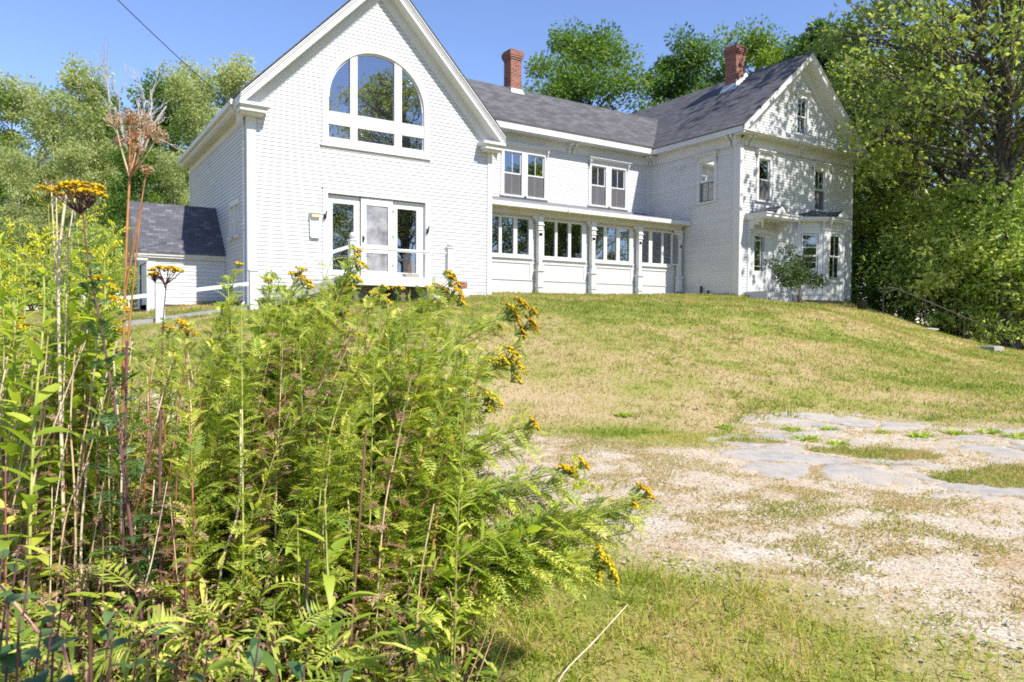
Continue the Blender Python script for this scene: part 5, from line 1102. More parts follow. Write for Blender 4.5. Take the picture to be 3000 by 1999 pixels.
copy_thing(S1, put(3060, 25.5), 1.1, .95, 'shrub at the right border overhanging the lawn', G4); copy_thing(S1, put(2740, 30.5), 3.0, .75, 'low bright shrub behind the middle post of the handrail', G4); copy_thing(S2, put(2530, 36), 1.3, 1.1, 'dark shrub just showing past the far corner of the house', G4)
copy_thing(S2, put(2860, 29.5), 2.7, .8, 'low dark shrub below the pale-leaved one', G4); copy_thing(S0, put(2880, 33), 5.5, 1.25, 'tall shrub behind the pale-leaved one', G4)
for k, px in enumerate((-60, 60, 170, 300, 420, 540)): copy_thing((S0, S1, S2)[k % 3], put(px, 31+2*(k % 3)), k*1.1, .5+.1*(k % 2), ('low bush at the wood edge at the left border', 'low bush at the wood edge behind the goldenrods', 'dark low bush at the wood edge left of the ramp post', 'low bush at the wood edge behind the umbel stalk', 'low bush at the wood edge left of the lean-to', 'dark low bush at the wood edge behind the lean-to')[k], 'bushes along the edge of the wood')
for k in range(7): copy_thing((S0, S1)[k % 2], put(-220+75*k, 44+(k % 3)), k*1.9, .95, 'bush deep under the trees of the left wood', 'bushes deep in the left wood')
# --- climbing rose by the stoop
rs = R_(9); bl = np.array([22.75, 15.95, gz(22.75, 15.95)]); t = thing('rose_bush', 'leggy rose bush with arching canes in front of the stoop and front door', 'bush', tuple(bl)); m = MB(); C = []
for k, (dx, h) in enumerate(((-1.55, 1.25), (-1.2, 1.5), (-.7, 1.3), (-.5, 1.95), (-.25, 1.1), (.05, 1.45), (.35, 1.7), (.6, 1.2), (.85, 1.0), (-.95, .85), (-1.3, .95), (1.1, .9))):
    e = np.array([dx, rs.uniform(-.35, .35), h]); p = limb((rs.normal(0, .05), rs.normal(0, .05), 0), e, rs, .6, 8, .05); m.tube(p, np.linspace(.016, .005, 8), 4)
    C += [p[-1], p[-2], p[-3]]
m.build('stem', BARK, t); l = MB(); crown_leaves(l, np.array(C), .28, 115, .085, rs, .8); l.build('foliage', attr_mat('rose_leaves', [(0, (.02, .045, .01)), (.6, (.05, .09, .018)), (1, (.14, .18, .04))], .5, .2, 1.3), t)
# --- trees across the road, behind the photographer: the windows mirror them
G5 = 'trees across the lawn behind the viewer, mirrored in the windows'
for k, (src, x, y, rz, sc, lb) in enumerate(((O1, 27, -21, 1, 1.1, 'oak behind the viewer mirrored in the arched window'), (O2, 33, -17, 2, .95, 'oak behind the viewer mirrored in the french doors'), (B0, 7, -27, 3, .8, 'maple behind the viewer at the left of the mirrored row'), (B0, 36, -8, 4, .85, 'maple behind the viewer mirrored in the porch windows'), (B1, 22, -30, 0, .9, 'dark maple behind the viewer at the back of the mirrored row'), (O2, 44, -16, 2.5, .9, 'oak behind the viewer farthest to the right'))):
    copy_thing(src, (x, y, gz(x, y)), rz, sc, lb, G5)

tree('maple_sapling', 555, 3.5, 1.9, .8, 22, 60, .12, MAPLE, BARK, .03, full, clump=(.2, .36), flat_=.6, label='unseen young maple added just behind the viewer to shade the bottom left weeds', loc=(.62, -1.0, gz(.62, -1.0)))  # out of view, added to cast shade on the lower left weeds
# ------------------------------------------------------------------ the weed thicket in the foreground
LEAFY = attr_mat('tansy_leaves', [(0, (.10, .18, .024)), (.4, (.27, .345, .045)), (.75, (.48, .52, .085)), (1, (.68, .64, .15))], .45, .42, 1.35, .45)
LIME = attr_mat('goldenrod_leaves', [(0, (.10, .18, .022)), (.4, (.25, .34, .038)), (.75, (.42, .49, .065)), (1, (.60, .60, .11))], .42, .45, 1.45, .5)
BLUISH = attr_mat('shade_tinted_weed_leaves', [(0, (.04, .10, .03)), (.6, (.09, .17, .05)), (1, (.17, .25, .09))], .4, .3, 1.2, .5)  # darker, bluer leaf greens: shade put into the colour
DRYLEAF = attr_mat('withered_leaves', [(0, (.09, .05, .03)), (.4, (.22, .12, .07)), (.75, (.36, .22, .14)), (1, (.50, .36, .24))], .8, .2, 1.2)
YELLOW = attr_mat('tansy_flowers', [(0, (.30, .17, .003)), (.5, (.47, .29, .005)), (1, (.60, .41, .012))], .7, .12, 1.1, .2)
OLIVE = attr_mat('ageing_tansy_flowers', [(0, (.26, .20, .01)), (.5, (.45, .33, .012)), (1, (.60, .46, .02))], .7, .1, 1.1, .2)
GOLD = attr_mat('goldenrod_buds', [(0, (.34, .38, .03)), (.5, (.55, .55, .04)), (1, (.74, .66, .05))], .6, .3, 1.2, .2)
BROWNH = attr_mat('dead_flower_heads', [(0, (.14, .08, .04)), (.5, (.36, .22, .13)), (1, (.58, .42, .31))], .85, .15, 1.1)
def stem_mat(n, c): return plain(n, c, .6, 0, .3, 25, .35)
STEM = {'green': stem_mat('green_stem', (.22, .27, .06)), 'lime': stem_mat('lime_stem', (.34, .36, .09)), 'purple': stem_mat('purple_stem', (.13, .055, .06)), 'tan': stem_mat('tan_dry_stem', (.50, .36, .22)), 'straw': stem_mat('straw_dry_stem', (.62, .50, .36)),
        'pink': stem_mat('pink_dry_stem', (.48, .24, .20)), 'red': stem_mat('reddish_stem', (.30, .10, .07)), 'orange': stem_mat('orange_dry_stem', (.36, .165, .065)), 'brown': stem_mat('brown_stem', (.14, .075, .045)), 'dark': stem_mat('black_brown_stem', (.035, .022, .02)), 'olive': stem_mat('olive_stem', (.24, .21, .07))}
def curve(P, n=20):
    """a smooth curve through a few points"""
    P = np.asarray(P, float); 
    if len(P) == 2: P = np.array([P[0], P[0]*.66+P[1]*.34+0*P[0], P[0]*.33+P[1]*.67, P[1]])
    Q = np.r_[[2*P[0]-P[1]], P, [2*P[-1]-P[-2]]]; o = []
    for i in range(1, len(Q)-2):
        t = np.linspace(0, 1, max(3, n//(len(P)-1)), endpoint=False)[:, None]; a, b, c, d = Q[i-1:i+3]
        o.append(.5*((2*b)+(c-a)*t+(2*a-5*b+4*c-d)*t*t+(3*b-a-3*c+d)*t**3))
    return np.r_[np.concatenate(o), P[-1:]]
def rooted(pp, rs):
    """pixel+depth points from the lowest visible one upwards, continued down to the ground"""
    P = [at(*q) for q in pp]; a, b = P[0], P[1]; d = nrm(b-a); g = gz(a[0], a[1])
    if a[2] > g+.03:
        k = (a[2]-g); st = np.array([-d[0], -d[1], 0])*k*.25; r = np.array([a[0]+st[0], a[1]+st[1], 0.]); r[2] = gz(r[0], r[1])-.02; P = [r]+P
    return curve(P)
def samp(c, s):
    L = np.r_[0, np.cumsum(np.linalg.norm(np.diff(c, axis=0), axis=1))]; q = np.asarray(s)*L[-1]
    P = np.stack([np.interp(q, L, c[:, i]) for i in range(3)], -1); T = np.stack([np.interp(np.clip(q+.01*L[-1], 0, L[-1]), L, c[:, i])-np.interp(np.clip(q-.01*L[-1], 0, L[-1]), L, c[:, i]) for i in range(3)], -1)
    return P, nrm(T), L[-1]
def around(T, az):
    ref = np.where(np.abs(T[:, 2:3]) > .8, np.array([[1., 0, 0]]), np.array([[0, 0, 1.]])); A = nrm(np.cross(T, ref)); B = np.cross(T, A)
    return A*np.cos(az)[:, None]+B*np.sin(az)[:, None]
def pinnate(mb, P, A, S, L, W, rs, pairs=8, droop=.35, tone=.5, teeth=True):
    """fern-like leaves: a drooping rachis with toothed leaflets"""
    n = len(P); L = np.broadcast_to(L, (n,)); W = np.broadcast_to(W, (n,)); Nn = np.cross(A, S); Nn = np.where(Nn[:, 2:3] < 0, -Nn, Nn)
    tone = np.broadcast_to(tone, (n,)); dr = droop*rs.uniform(.5, 1.5, n)
    def rp(t): p = P+A*(L*t)[:, None]; p[:, 2] -= dr*L*t*t; return p
    v = [rp(np.full(n, t)) for t in (0., .35, .7, 1.)]; w = (L*.012)[:, None]
    rr = np.stack([x+S*w*s for x in v for s in (-1, 1)], 1).reshape(-1, 3); f = np.concatenate([np.arange(n)[:, None]*8+np.array([[2*i, 2*i+1, 2*i+3, 2*i+2]]) for i in range(3)]); mb.add(rr, f, np.tile(tone*.6+.3, 3))
    for j in range(pairs):
        t = .14+.8*j/(pairs-1); base = rp(np.full(n, t)); tl = A.copy(); tl[:, 2] -= 2*dr*t; tl = nrm(tl)
        pl = W*math.sin((.18+.75*(j+.5)/pairs)*math.pi)**.7*rs.uniform(.8, 1.15, n)*.62
        for s in (-1, 1):
            d = nrm(S*s*.86+tl*.5+Nn*rs.uniform(-.05, .22, (n, 1))); sd = nrm(tl-d*(tl*d).sum(1, keepdims=True))
            r = np.clip(tone+rs.normal(0, .13, n), 0, 1); mb.leaves(base, d, sd, pl, pl*(.21 if teeth else .2), r, .2)
            if teeth:
                for q, (o, sg) in enumerate(((.42, 1), (.42, -1))):
                    b2 = base+d*(pl*o)[:, None]; d2 = nrm(d*.75+sd*sg*.75); mb.leaves(b2, d2, d, pl*.38, pl*.13, r, .1)
    e = rp(np.ones(n)*.94); mb.leaves(e, nrm(A-np.array([0, 0, 1])*(2*dr)[:, None]), S, W*.4, W*.14, tone, .1)
def button(mb, C, Nn, r, rnd):
    """domed flower buttons"""
    n = len(C); Nn = nrm(Nn); X = around(Nn, np.zeros(n)); Yv = np.cross(Nn, X); an = np.arange(6)*math.pi/3
    ring = lambda k, h: C[:, None]+(X[:, None]*np.cos(an)[None, :, None]+Yv[:, None]*np.sin(an)[None, :, None])*(r*k)[:, None, None]+Nn[:, None]*(r*h)[:, None, None]
    v = np.concatenate([ring(.55, -.55), ring(1, 0), ring(.72, .42), (C+Nn*(r*.55)[:, None])[:, None]], 1).reshape(-1, 3); f = []
    for a in (0, 6):
        for i in range(6): j = (i+1) % 6; f.append((a+i, a+j, a+6+j, a+6+i))
    for i in range(0, 6, 2): f.append((12+i, 12+(i+1) % 6, 12+(i+2) % 6, 18))
    f = (np.arange(n)[:, None, None]*19+np.array(f)[None]).reshape(-1, 4); mb.add(v, f, np.repeat(rnd, len(f)//n), 0, True)
def corymb(c, d, R, nb, rs, parent, loc, mats, r=.0059, flat_=.25, stemm='green', tone=0.):
    """a flat-topped flower head: a part with its buttons, the branching pedicels a sub-part"""
    nb = int(nb*1.7); R = R*1.12; d = nrm(np.asarray(d, float)[None])[0]; q = np.sqrt(rs.rand(nb))*R; az = rs.rand(nb)*2*math.pi; T = np.repeat(d[None], nb, 0); o = around(T, az)
    C = c+o*q[:, None]+d*(rs.uniform(-.1, .1, nb)*R-flat_*q**2/R)[:, None]; nn_ = nrm(d[None]*1.2+o*(q/R)[:, None]*.7+rs.normal(0, .15, (nb, 3)))
    m = MB(); button(m, C, nn_, r*rs.uniform(.8, 1.2, nb), np.clip(rs.rand(nb)+tone, 0, 1)); h = m.build('flower_head', mats, parent, loc=loc)
    s = MB(); b = c-d*R*1.15
    for k in range(min(nb, 16)): e = C[k]-nn_[k]*r*.5; s.tube(np.array([b, b*.45+e*.55-d*R*.05, e]), [.0022, .0016, .001], 3)
    s.build('pedicel', STEM[stemm], h, loc=loc); return h
def tansy(c, rs, label, group, heads=((0, 0, 0, .04, 26),), up=.75, dr=.45, r=.005, nleaf=18, L=.13, stemm='green', leafm=None, bloom=None, s0=.22, s1=.97, tone=(.25, .75), nm='tansy'):
    loc = c[0].copy(); t = thing(nm, label, 'weed', tuple(loc), group); m = MB(); k = len(c); m.tube(c, np.linspace(r, r*.35, k), 6)
    m.build('stem', STEM[stemm], t, loc=loc)
    s = np.linspace(s0, s1, nleaf); P, T, LL = samp(c, s); az = np.arange(nleaf)*2.4+rs.rand()*6; o = around(T, az)
    A = nrm(o*1.0+T*up+rs.normal(0, .22, (nleaf, 3))); S = nrm(np.cross(A, np.where(np.abs(A[:, 2:3]) > .9, T, np.array([[0, 0, 1.]])))); l = L*np.interp(s, [0, .5, 1], [1.1, 1., .55])*rs.uniform(.8, 1.2, nleaf)
    m = MB(); pinnate(m, P, A, S, l, l*.58, rs, 8, dr, rs.uniform(tone[0], tone[1], nleaf)); m.build('foliage', leafm or LEAFY, t, loc=loc)
    e, d = c[-1], nrm((c[-1]-c[-4])[None])[0]
    for dx, dy, dz, R, nb in heads:
        cc = e+CR*dx+CU*dy-CF*dz*1.0; dd = nrm((d*.8+np.array([0, 0, .55])+nrm((cc-e+d*.05)[None])[0]*.5)[None])[0]
        if np.linalg.norm(cc-e) > .03:
            bpt = c[-max(3, int(k*.12))]; q = MB(); q.tube(curve([bpt, (bpt+cc)/2+d*.015, cc-dd*R*1.1], 6), .0022, 4); q.build('branch', STEM[stemm], t, loc=loc)
        corymb(cc, dd, R, nb, rs, t, loc, bloom or YELLOW, stemm=stemm)
    return t
def lance(c, rs, label, group, nleaf=42, L=.10, W=.022, r=.0045, stemm='lime', leafm=None, plume=0, s0=.15, nm='goldenrod', tone=(.3, .9), out=.9, droop=.35, plL=.09, budm=None):
    """a stem set with lance-shaped leaves, with or without the arching flower plume"""
    loc = c[0].copy(); t = thing(nm, label, 'weed', tuple(loc), group); m = MB(); k = len(c); m.tube(c, np.linspace(r, r*.4, k), 6); m.build('stem', STEM[stemm], t, loc=loc)
    s = np.linspace(s0, .99, nleaf); P, T, LL = samp(c, s); o = around(T, np.arange(nleaf)*2.4+rs.rand()*6); A = nrm(o*out+T*.65+rs.normal(0, .1, (nleaf, 3))); S = nrm(np.cross(A, T)+rs.normal(0, .15, (nleaf, 3)))
    l = L*np.interp(s, [0, .45, .8, 1], [.8, 1.1, .85, .4])*rs.uniform(.8, 1.2, nleaf); m = MB(); m.blades(P, A, S, l, W*l/L*rs.uniform(.8, 1.2, nleaf), rs.uniform(tone[0], tone[1], nleaf), rs.uniform(.1, .7, nleaf)*droop*2, 5, None, .3)
    m.build('foliage', leafm or LIME, t, loc=loc)
    if plume:
        m = MB(); g = MB(); s = rs.uniform(.86, 1.0, plume); P, T, LL = samp(c, s); o = around(T, rs.rand(plume)*6.3)
        for i in range(plume):
            e = P[i]+(o[i]*.75+T[i]*.5)*plL*rs.uniform(.6, 1.2); b = curve([P[i], P[i]*.5+e*.5+np.array([0, 0, .02]), e], 8); g.tube(b, .0012, 3); n = 26
            q, tt, _ = samp(b, rs.uniform(.15, 1, n)); d = nrm(np.array([0, 0, .9])+rs.normal(0, .5, (n, 3))); q = q+d*.004
            m.leaves(q, d, nrm(np.cross(d, tt)), .010*rs.uniform(.7, 1.3, n), .006, rs.rand(n), .3)
        f = m.build('flower_plume', budm or GOLD, t, loc=loc); g.build('branch', STEM['lime'], f, loc=loc)
    return t
def stalk(c, rs, label, group, stemm, r=.0045, tip=.5, nm='dead_stalk', node=False):
    loc = c[0].copy(); m = MB(); k = len(c); rr = np.linspace(r, r*tip, k)
    if node: rr = rr*(1+.25*(np.arange(k) % 4 == 0))
    m.tube(c, rr, 6, cap=True); o = m.build(nm, STEM[stemm], loc=loc); tag(o, label, 'stalk', group); return o
rs = R_(2024)
GT = 'tansy plants of the foreground thicket'; GG = 'goldenrods of the foreground thicket'; GD = 'dead stalks of the foreground thicket'; GB = 'broad-leaved weeds of the foreground thicket'
for k in range(36):
    x = rs.uniform(-60, 340); y = rs.uniform(690, 1080); z = rs.uniform(1.9, 3.0)
    lance(rooted([(x+rs.uniform(-40, 30), y+650, z), (x+rs.uniform(-25, 25), y+300, z), (x, y, z)], rs), rs, 'leafy goldenrod crowded among others at the left edge', GG+', crowded ones', 52, .135, .032, .0042, plume=6 if k % 2 else 0, s0=.3, nm='leafy_goldenrod')
# --- plants one can point to, from left to right
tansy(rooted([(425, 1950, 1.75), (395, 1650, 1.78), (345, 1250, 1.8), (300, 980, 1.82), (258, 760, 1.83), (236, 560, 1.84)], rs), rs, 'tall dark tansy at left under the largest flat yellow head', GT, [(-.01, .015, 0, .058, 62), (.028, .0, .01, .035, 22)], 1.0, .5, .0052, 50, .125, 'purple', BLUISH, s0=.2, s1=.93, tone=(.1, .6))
tansy(rooted([(150, 1500, 2.1), (155, 1000, 2.1), (140, 560, 2.12)], rs), rs, 'tansy with a small flat yellow head at upper left, left of the largest head', GT, [(0, .01, 0, .034, 22)], .75, .45, .0035, 9, .11, 'green', s0=.3)
tansy(rooted([(465, 1640, 2.3), (470, 1250, 2.32), (478, 950, 2.33), (492, 790, 2.33)], rs), rs, 'upright tansy whose flat yellow head stands before the lean-to wall', GT, [(-.005, .01, 0, .046, 40), (-.045, -.012, 0, .022, 12)], .75, .45, .004, 22, .11, 'purple', s0=.3, s1=.88)
lance(rooted([(85, 1750, 1.75), (100, 1250, 1.78), (130, 900, 1.8), (115, 690, 1.8)], rs), rs, 'leafy lime goldenrod in front of the pale stalk at left', GG, 44, .115, .03, .0048, plume=8, s0=.2)
lance(rooted([(190, 1500, 2.2), (200, 1000, 2.2), (150, 640, 2.2)], rs), rs, 'tallest lime goldenrod with a nodding yellow tip at upper left', GG, 46, .11, .024, plume=12, s0=.3, plL=.11)
lance(rooted([(260, 1500, 2.4), (250, 1000, 2.4), (225, 655, 2.42)], rs), rs, 'goldenrod with pale plume right of the pale stalk', GG, 46, .11, .022, plume=12, s0=.3, plL=.11)
lance(rooted([(300, 1500, 2.6), (280, 1050, 2.6), (340, 690, 2.6)], rs), rs, 'goldenrod leaning right with its plume tip near the orange stalk', GG, 44, .11, .022, plume=12, s0=.3, plL=.13)
lance(rooted([(30, 1500, 2.2), (30, 1000, 2.2), (25, 690, 2.2)], rs), rs, 'lime goldenrod cut by the left border, leaves pointing up', GG, 44, .11, .024, plume=8, s0=.3)
lance(rooted([(60, 1500, 2.6), (70, 1050, 2.6), (75, 720, 2.6)], rs), rs, 'goldenrod standing between the two left-border goldenrods', GG, 44, .11, .022, plume=9, s0=.3)
for k, (x, y, z, lb) in enumerate(((295, 810, 2.5, 'golden-headed tansy just right of the dark tansy stem'), (330, 870, 2.6, 'tansy with drooping golden heads before the ball-topped ramp post'), (30, 920, 2.3, 'tansy with orange-gold heads low at the left border'), (285, 840, 2.9, 'tansy with small gold heads over the white ramp rail'), (330, 940, 2.7, 'low tansy with a gold head beside the orange stalk'))):
    tansy(rooted([(x-60, y+650, z), (x-40, y+300, z), (x, y, z)], rs), rs, lb, GT, [(0, 0, 0, .035, 24), (.035, -.03, 0, .03, 18)], .75, .45, .0035, 18, .11, s0=.35, s1=.92)
c = rooted([(352, 1750, 2.0), (356, 1300, 2.02), (362, 1000, 2.03), (371, 700, 2.04), (380, 520, 2.05)], rs)
t = thing('umbel_stalk', 'tall dry orange stalk with pinkish brown seed umbels before the wood', 'stalk', tuple(c[0])); loc = c[0].copy()
m = MB(); m.tube(c, np.linspace(.0052, .0032, len(c)), 7); m.build('stem', STEM['orange'], t, loc=loc)
for k, (x, y, R) in enumerate(((335, 355, .030), (395, 375, .048), (440, 385, .035), (465, 400, .030), (380, 345, .028), (385, 420, .03), (350, 415, .018), (405, 440, .016), (430, 500, .018), (418, 355, .03))):
    e = at(x, y, 2.05+.02*rs.normal()); base = c[-1] if k != 8 else samp(c, [.80])[0][0]
    b = MB(); d = nrm((e-base)[None])[0]; b.tube(curve([base, base*.5+e*.5-np.array([0, 0, .006]), e-d*R*.8], 8), [.0032]*4+[.0022]*(len(curve([base, base*.5+e*.5, e], 8))-4), 4); 
    for j in range(26):
        q = e+nrm(d*.5+rs.normal(0, .75, 3))*R*rs.uniform(.5, 1.05); b.tube(np.array([e-d*R*.8, (e+q)/2-d*R*.3, q]), [.0012, .0009, .0006], 3)
    br = b.build('branch', STEM['orange' if k % 3 else 'tan'], t, loc=loc)
    h = MB(); n = 110; q = e+nrm(rs.normal(0, 1, (n, 3))+d*.7)*R*(rs.uniform(.45, 1.1, n)**.6)[:, None]*np.array([1, 1, .75]); a = nrm(rs.normal(0, 1, (n, 3))); h.leaves(q, a, nrm(np.cross(a, rs.normal(0, 1, (n, 3)))), .0085, .0035, np.clip(rs.rand(n)*.7+.3, 0, 1), .2); h.build('seed_umbel', BROWNH, br, loc=loc)
e = samp(c, [.62])[0][0]; q = curve([e, at(412, 620, 2.05), at(428, 510, 2.05)], 10); b = MB(); b.tube(q, np.linspace(.003, .0018, len(q)), 4); b.build('branch', STEM['orange'], t, loc=loc)
for s_, lb in ((.45, 0), (.7, 1), (.55, 2)):
    h = MB(); e = samp(c, [s_])[0][0]; n = 50; q = e+rs.normal(0, .012, (n, 3)); a = nrm(rs.normal(0, 1, (n, 3))); h.leaves(q, a, nrm(np.cross(a, rs.normal(0, 1, (n, 3)))), .016, .007, rs.rand(n)*.6, .3); h.build('withered_leaf', DRYLEAF, t, loc=loc)
c = rooted([(185, 1480, 1.95), (176, 1150, 1.95), (172, 800, 1.95), (190, 600, 1.95), (205, 540, 1.95)], rs); t = thing('dead_stalk', 'thick pale tan dry stalk with branched withered top at left', 'stalk', tuple(c[0]), GD); loc = c[0].copy()
m = MB(); m.tube(c, np.linspace(.0055, .003, len(c)), 6); m.build('stem', STEM['straw'], t, loc=loc)
for x, y, s_ in ((150, 540, .72), (225, 545, .8), (165, 575, .78), (200, 700, .55)):
    b = MB(); e = at(x, y, 1.96); p = samp(c, [s_])[0][0]; b.tube(curve([p, (p+e)/2, e], 6), .0018, 4); n = 40; q = e+rs.normal(0, .011, (n, 3)); a = nrm(rs.normal(0, 1, (n, 3))); o = b.build('branch', STEM['straw'], t, loc=loc); h = MB(); h.leaves(q, a, nrm(np.cross(a, rs.normal(0, 1, (n, 3)))), .009, .004, rs.rand(n), .2); h.build('seed_head', BROWNH, o, loc=loc)
# tansies with open heads along the top and the right flank of the thicket
F_ = [([(700, 1350, 2.6), (800, 1050, 2.6), (868, 800, 2.6)], 'tansy with a loose spray of small heads before the ramp', [(0, 0, 0, .03, 16), (.035, -.02, 0, .024, 12), (.02, .02, 0, .02, 9), (.05, -.04, 0, .018, 9)]),
      ([(640, 1650, 2.7), (820, 1150, 2.75), (960, 930, 2.8), (1045, 735, 2.8)], 'tansy rising to the deck\'s left post, heads strung down its right side', [(.0, .01, 0, .022, 14), (.02, -.045, 0, .03, 20), (.0, -.10, 0, .03, 18), (-.03, -.13, 0, .03, 18)]),
      ([(700, 1700, 2.5), (950, 1250, 2.6), (1180, 950, 2.7), (1332, 815, 2.7)], 'tansy leaning right to the end of the deck, gold heads at its tip', [(0, .0, 0, .03, 26), (.02, -.045, 0, .035, 30), (.035, -.085, 0, .026, 18), (-.01, .02, 0, .02, 12)]),
      ([(800, 1700, 2.4), (1100, 1250, 2.5), (1330, 1010, 2.55), (1535, 895, 2.6)], 'tansy reaching farthest right over the lawn with the biggest cluster of heads', [(0, .01, 0, .035, 34), (.035, -.06, 0, .036, 32), (-.03, -.03, 0, .034, 28), (.0, -.09, 0, .03, 24), (-.05, .0, 0, .028, 20), (.04, -.02, .01, .024, 16)]),
      ([(850, 1750, 2.4), (1150, 1350, 2.45), (1350, 1150, 2.5), (1508, 1040, 2.5)], 'tansy with a block of heads just below the biggest cluster', [(0, .015, 0, .034, 32), (.02, -.03, 0, .034, 30), (-.03, -.01, 0, .03, 24), (.015, -.075, 0, .028, 20), (-.06, -.02, 0, .026, 16)]),
      ([(850, 1750, 2.35), (1150, 1400, 2.4), (1330, 1230, 2.45), (1462, 1170, 2.45)], 'tansy with drooping dull heads halfway down the right flank', [(0, 0, 0, .03, 24), (-.03, .02, 0, .028, 20), (-.02, -.03, 0, .026, 16)]),
      ([(950, 1750, 2.3), (1250, 1420, 2.35), (1430, 1290, 2.4), (1568, 1235, 2.4)], 'tansy with one narrow upright head over the gravel edge', [(0, 0, 0, .026, 20)]),
      ([(900, 1800, 2.2), (1200, 1500, 2.25), (1500, 1420, 2.3), (1715, 1365, 2.3)], 'tansy stretching over the gravel with bright yellow heads', [(0, .012, 0, .026, 20), (-.03, -.02, 0, .022, 14), (-.055, -.002, 0, .02, 12)]),
      ([(1200, 1750, 2.15), (1500, 1580, 2.2), (1750, 1490, 2.25), (1905, 1440, 2.25)], 'tansy reaching farthest out over the gravel with a folded head', [(0, 0, 0, .026, 22), (-.03, .02, 0, .015, 8)]),
      ([(1150, 1850, 2.1), (1400, 1700, 2.15), (1620, 1640, 2.15), (1770, 1655, 2.15)], 'tansy with dull olive umbrella heads low at the thicket\'s right end', [(0, .035, 0, .03, 28), (.025, 0, 0, .034, 30), (-.01, -.03, 0, .03, 24), (.04, -.035, 0, .024, 18)]),
      ([(600, 1400, 2.8), (640, 1150, 2.8), (665, 940, 2.8)], 'tansy with curled gold heads before the ramp\'s foot', [(0, 0, 0, .03, 20), (.03, -.03, 0, .028, 18)]),
      ([(850, 1350, 3.0), (980, 1050, 3.0), (1110, 860, 3.0)], 'tansy below the deck\'s left post with several dull heads', [(0, 0, 0, .034, 24), (.04, -.03, 0, .034, 24), (-.03, -.03, 0, .03, 18), (.03, .03, 0, .02, 12)]),
      ([(880, 1400, 2.9), (1000, 1150, 2.9), (1072, 985, 2.9)], 'tansy with two dull heads below the deck', [(0, 0, 0, .034, 24), (-.04, .01, 0, .028, 16)]),
      ([(820, 1300, 2.9), (920, 1050, 2.9), (985, 880, 2.9)], 'tansy with a diagonal row of heads left of the deck', [(0, 0, 0, .03, 20), (.035, -.04, 0, .03, 20), (.06, -.075, 0, .026, 16), (-.04, .03, 0, .024, 14)]),
      ([(1000, 1350, 3.1), (1130, 1050, 3.1), (1170, 840, 3.1)], 'slim tansy in front of the deck skirt with one head', [(0, 0, 0, .03, 16)]),
      ([(1020, 1350, 3.1), (1200, 1050, 3.1), (1265, 840, 3.1)], 'slim tansy before the right half of the deck skirt', [(0, 0, 0, .028, 14), (.03, .01, 0, .022, 10)]),
      ([(380, 1350, 2.6), (450, 1100, 2.6), (520, 940, 2.6)], 'tansy with nodding heads right of the umbel stalk', [(.02, .0, 0, .026, 18), (-.03, -.02, 0, .022, 12), (.05, -.03, 0, .028, 18)]),
      ([(560, 1350, 2.8), (640, 1000, 2.8), (700, 770, 2.8)], 'leafy tansy with a tiny bud cluster before the wing corner', [(0, 0, 0, .016, 8)])]
for i, (pp, lb, hd) in enumerate(F_):
    if i < 10 or i in (11, 13):
        for q in range(8 if i < 10 else 4):
            dx, dy = -rs.uniform(0, 90 if q < 4 else 240), rs.uniform(-5, 70 if q < 4 else 130); p2 = [(x+dx*(.3+.7*(j+1)/len(pp))+rs.normal(0, 8), y+dy*(.4+.6*(j+1)/len(pp)), z+rs.uniform(-.06, .12)) for j, (x, y, z) in enumerate(pp)]
            tansy(rooted(p2, rs), rs, 'leafy tansy leaning right along the flank of the thicket', GT+', leaning leafy ones', ((0, 0, 0, .014, 6),) if q == 0 else (), rs.uniform(.7, 1.3), .3, .0036, 52, .125, ('green', 'lime')[q % 2], s0=.3, s1=.99, tone=(.2, .95), nm='leafy_tansy')
    tansy(rooted(pp, rs), rs, lb, GT, hd, 1.1, .35, .0048, 42, .115, 'green' if i % 4 else 'lime', bloom=OLIVE if i in (1, 4, 5, 9, 11, 12) else YELLOW, s0=.25, s1=.96, tone=(.2, .85))
# leafy tansies filling the thicket
k = 0
while k < 215:
    x = rs.uniform(150, 1420); y = 810+740*rs.rand()**1.7; ylim = np.interp(x, [0, 300, 450, 600, 800, 950, 1100, 1300, 1450], [790, 920, 1000, 930, 860, 820, 830, 940, 1080]); z = rs.uniform(1.9, 3.1)
    if y < ylim or (x < 620 and y > 1080 and rs.rand() < .75): continue
    k += 1; lx = rs.uniform(-60, 320)*np.clip((x-200)/600, .1, 1)
    if k % 8 == 0:
        tansy(rooted([(x-lx, y+560, z*.97), (x-lx*.45, y+260, z), (x, y+60, z)], rs), rs, 'withered brown tansy among the leafy ones in the thicket', GT+', withered ones', (), .75, .5, .003, 34, .10, ('tan', 'red')[k % 2], DRYLEAF, s0=.3, s1=.99, tone=(.2, .9), nm='withered_tansy'); continue
    tansy(rooted([(x-lx, y+560, z*.97), (x-lx*.45, y+230, z), (x, y, z)], rs), rs, 'leafy tansy without open flowers inside the foreground thicket', GT+', leafy ones', (), rs.uniform(.7, 1.6), rs.uniform(.15, .5), .0032, 40, rs.uniform(.09, .13), ('green', 'lime', 'purple', 'red')[k % 4], s0=.42, s1=.99, tone=(.15, .95), nm='leafy_tansy')
k = 0
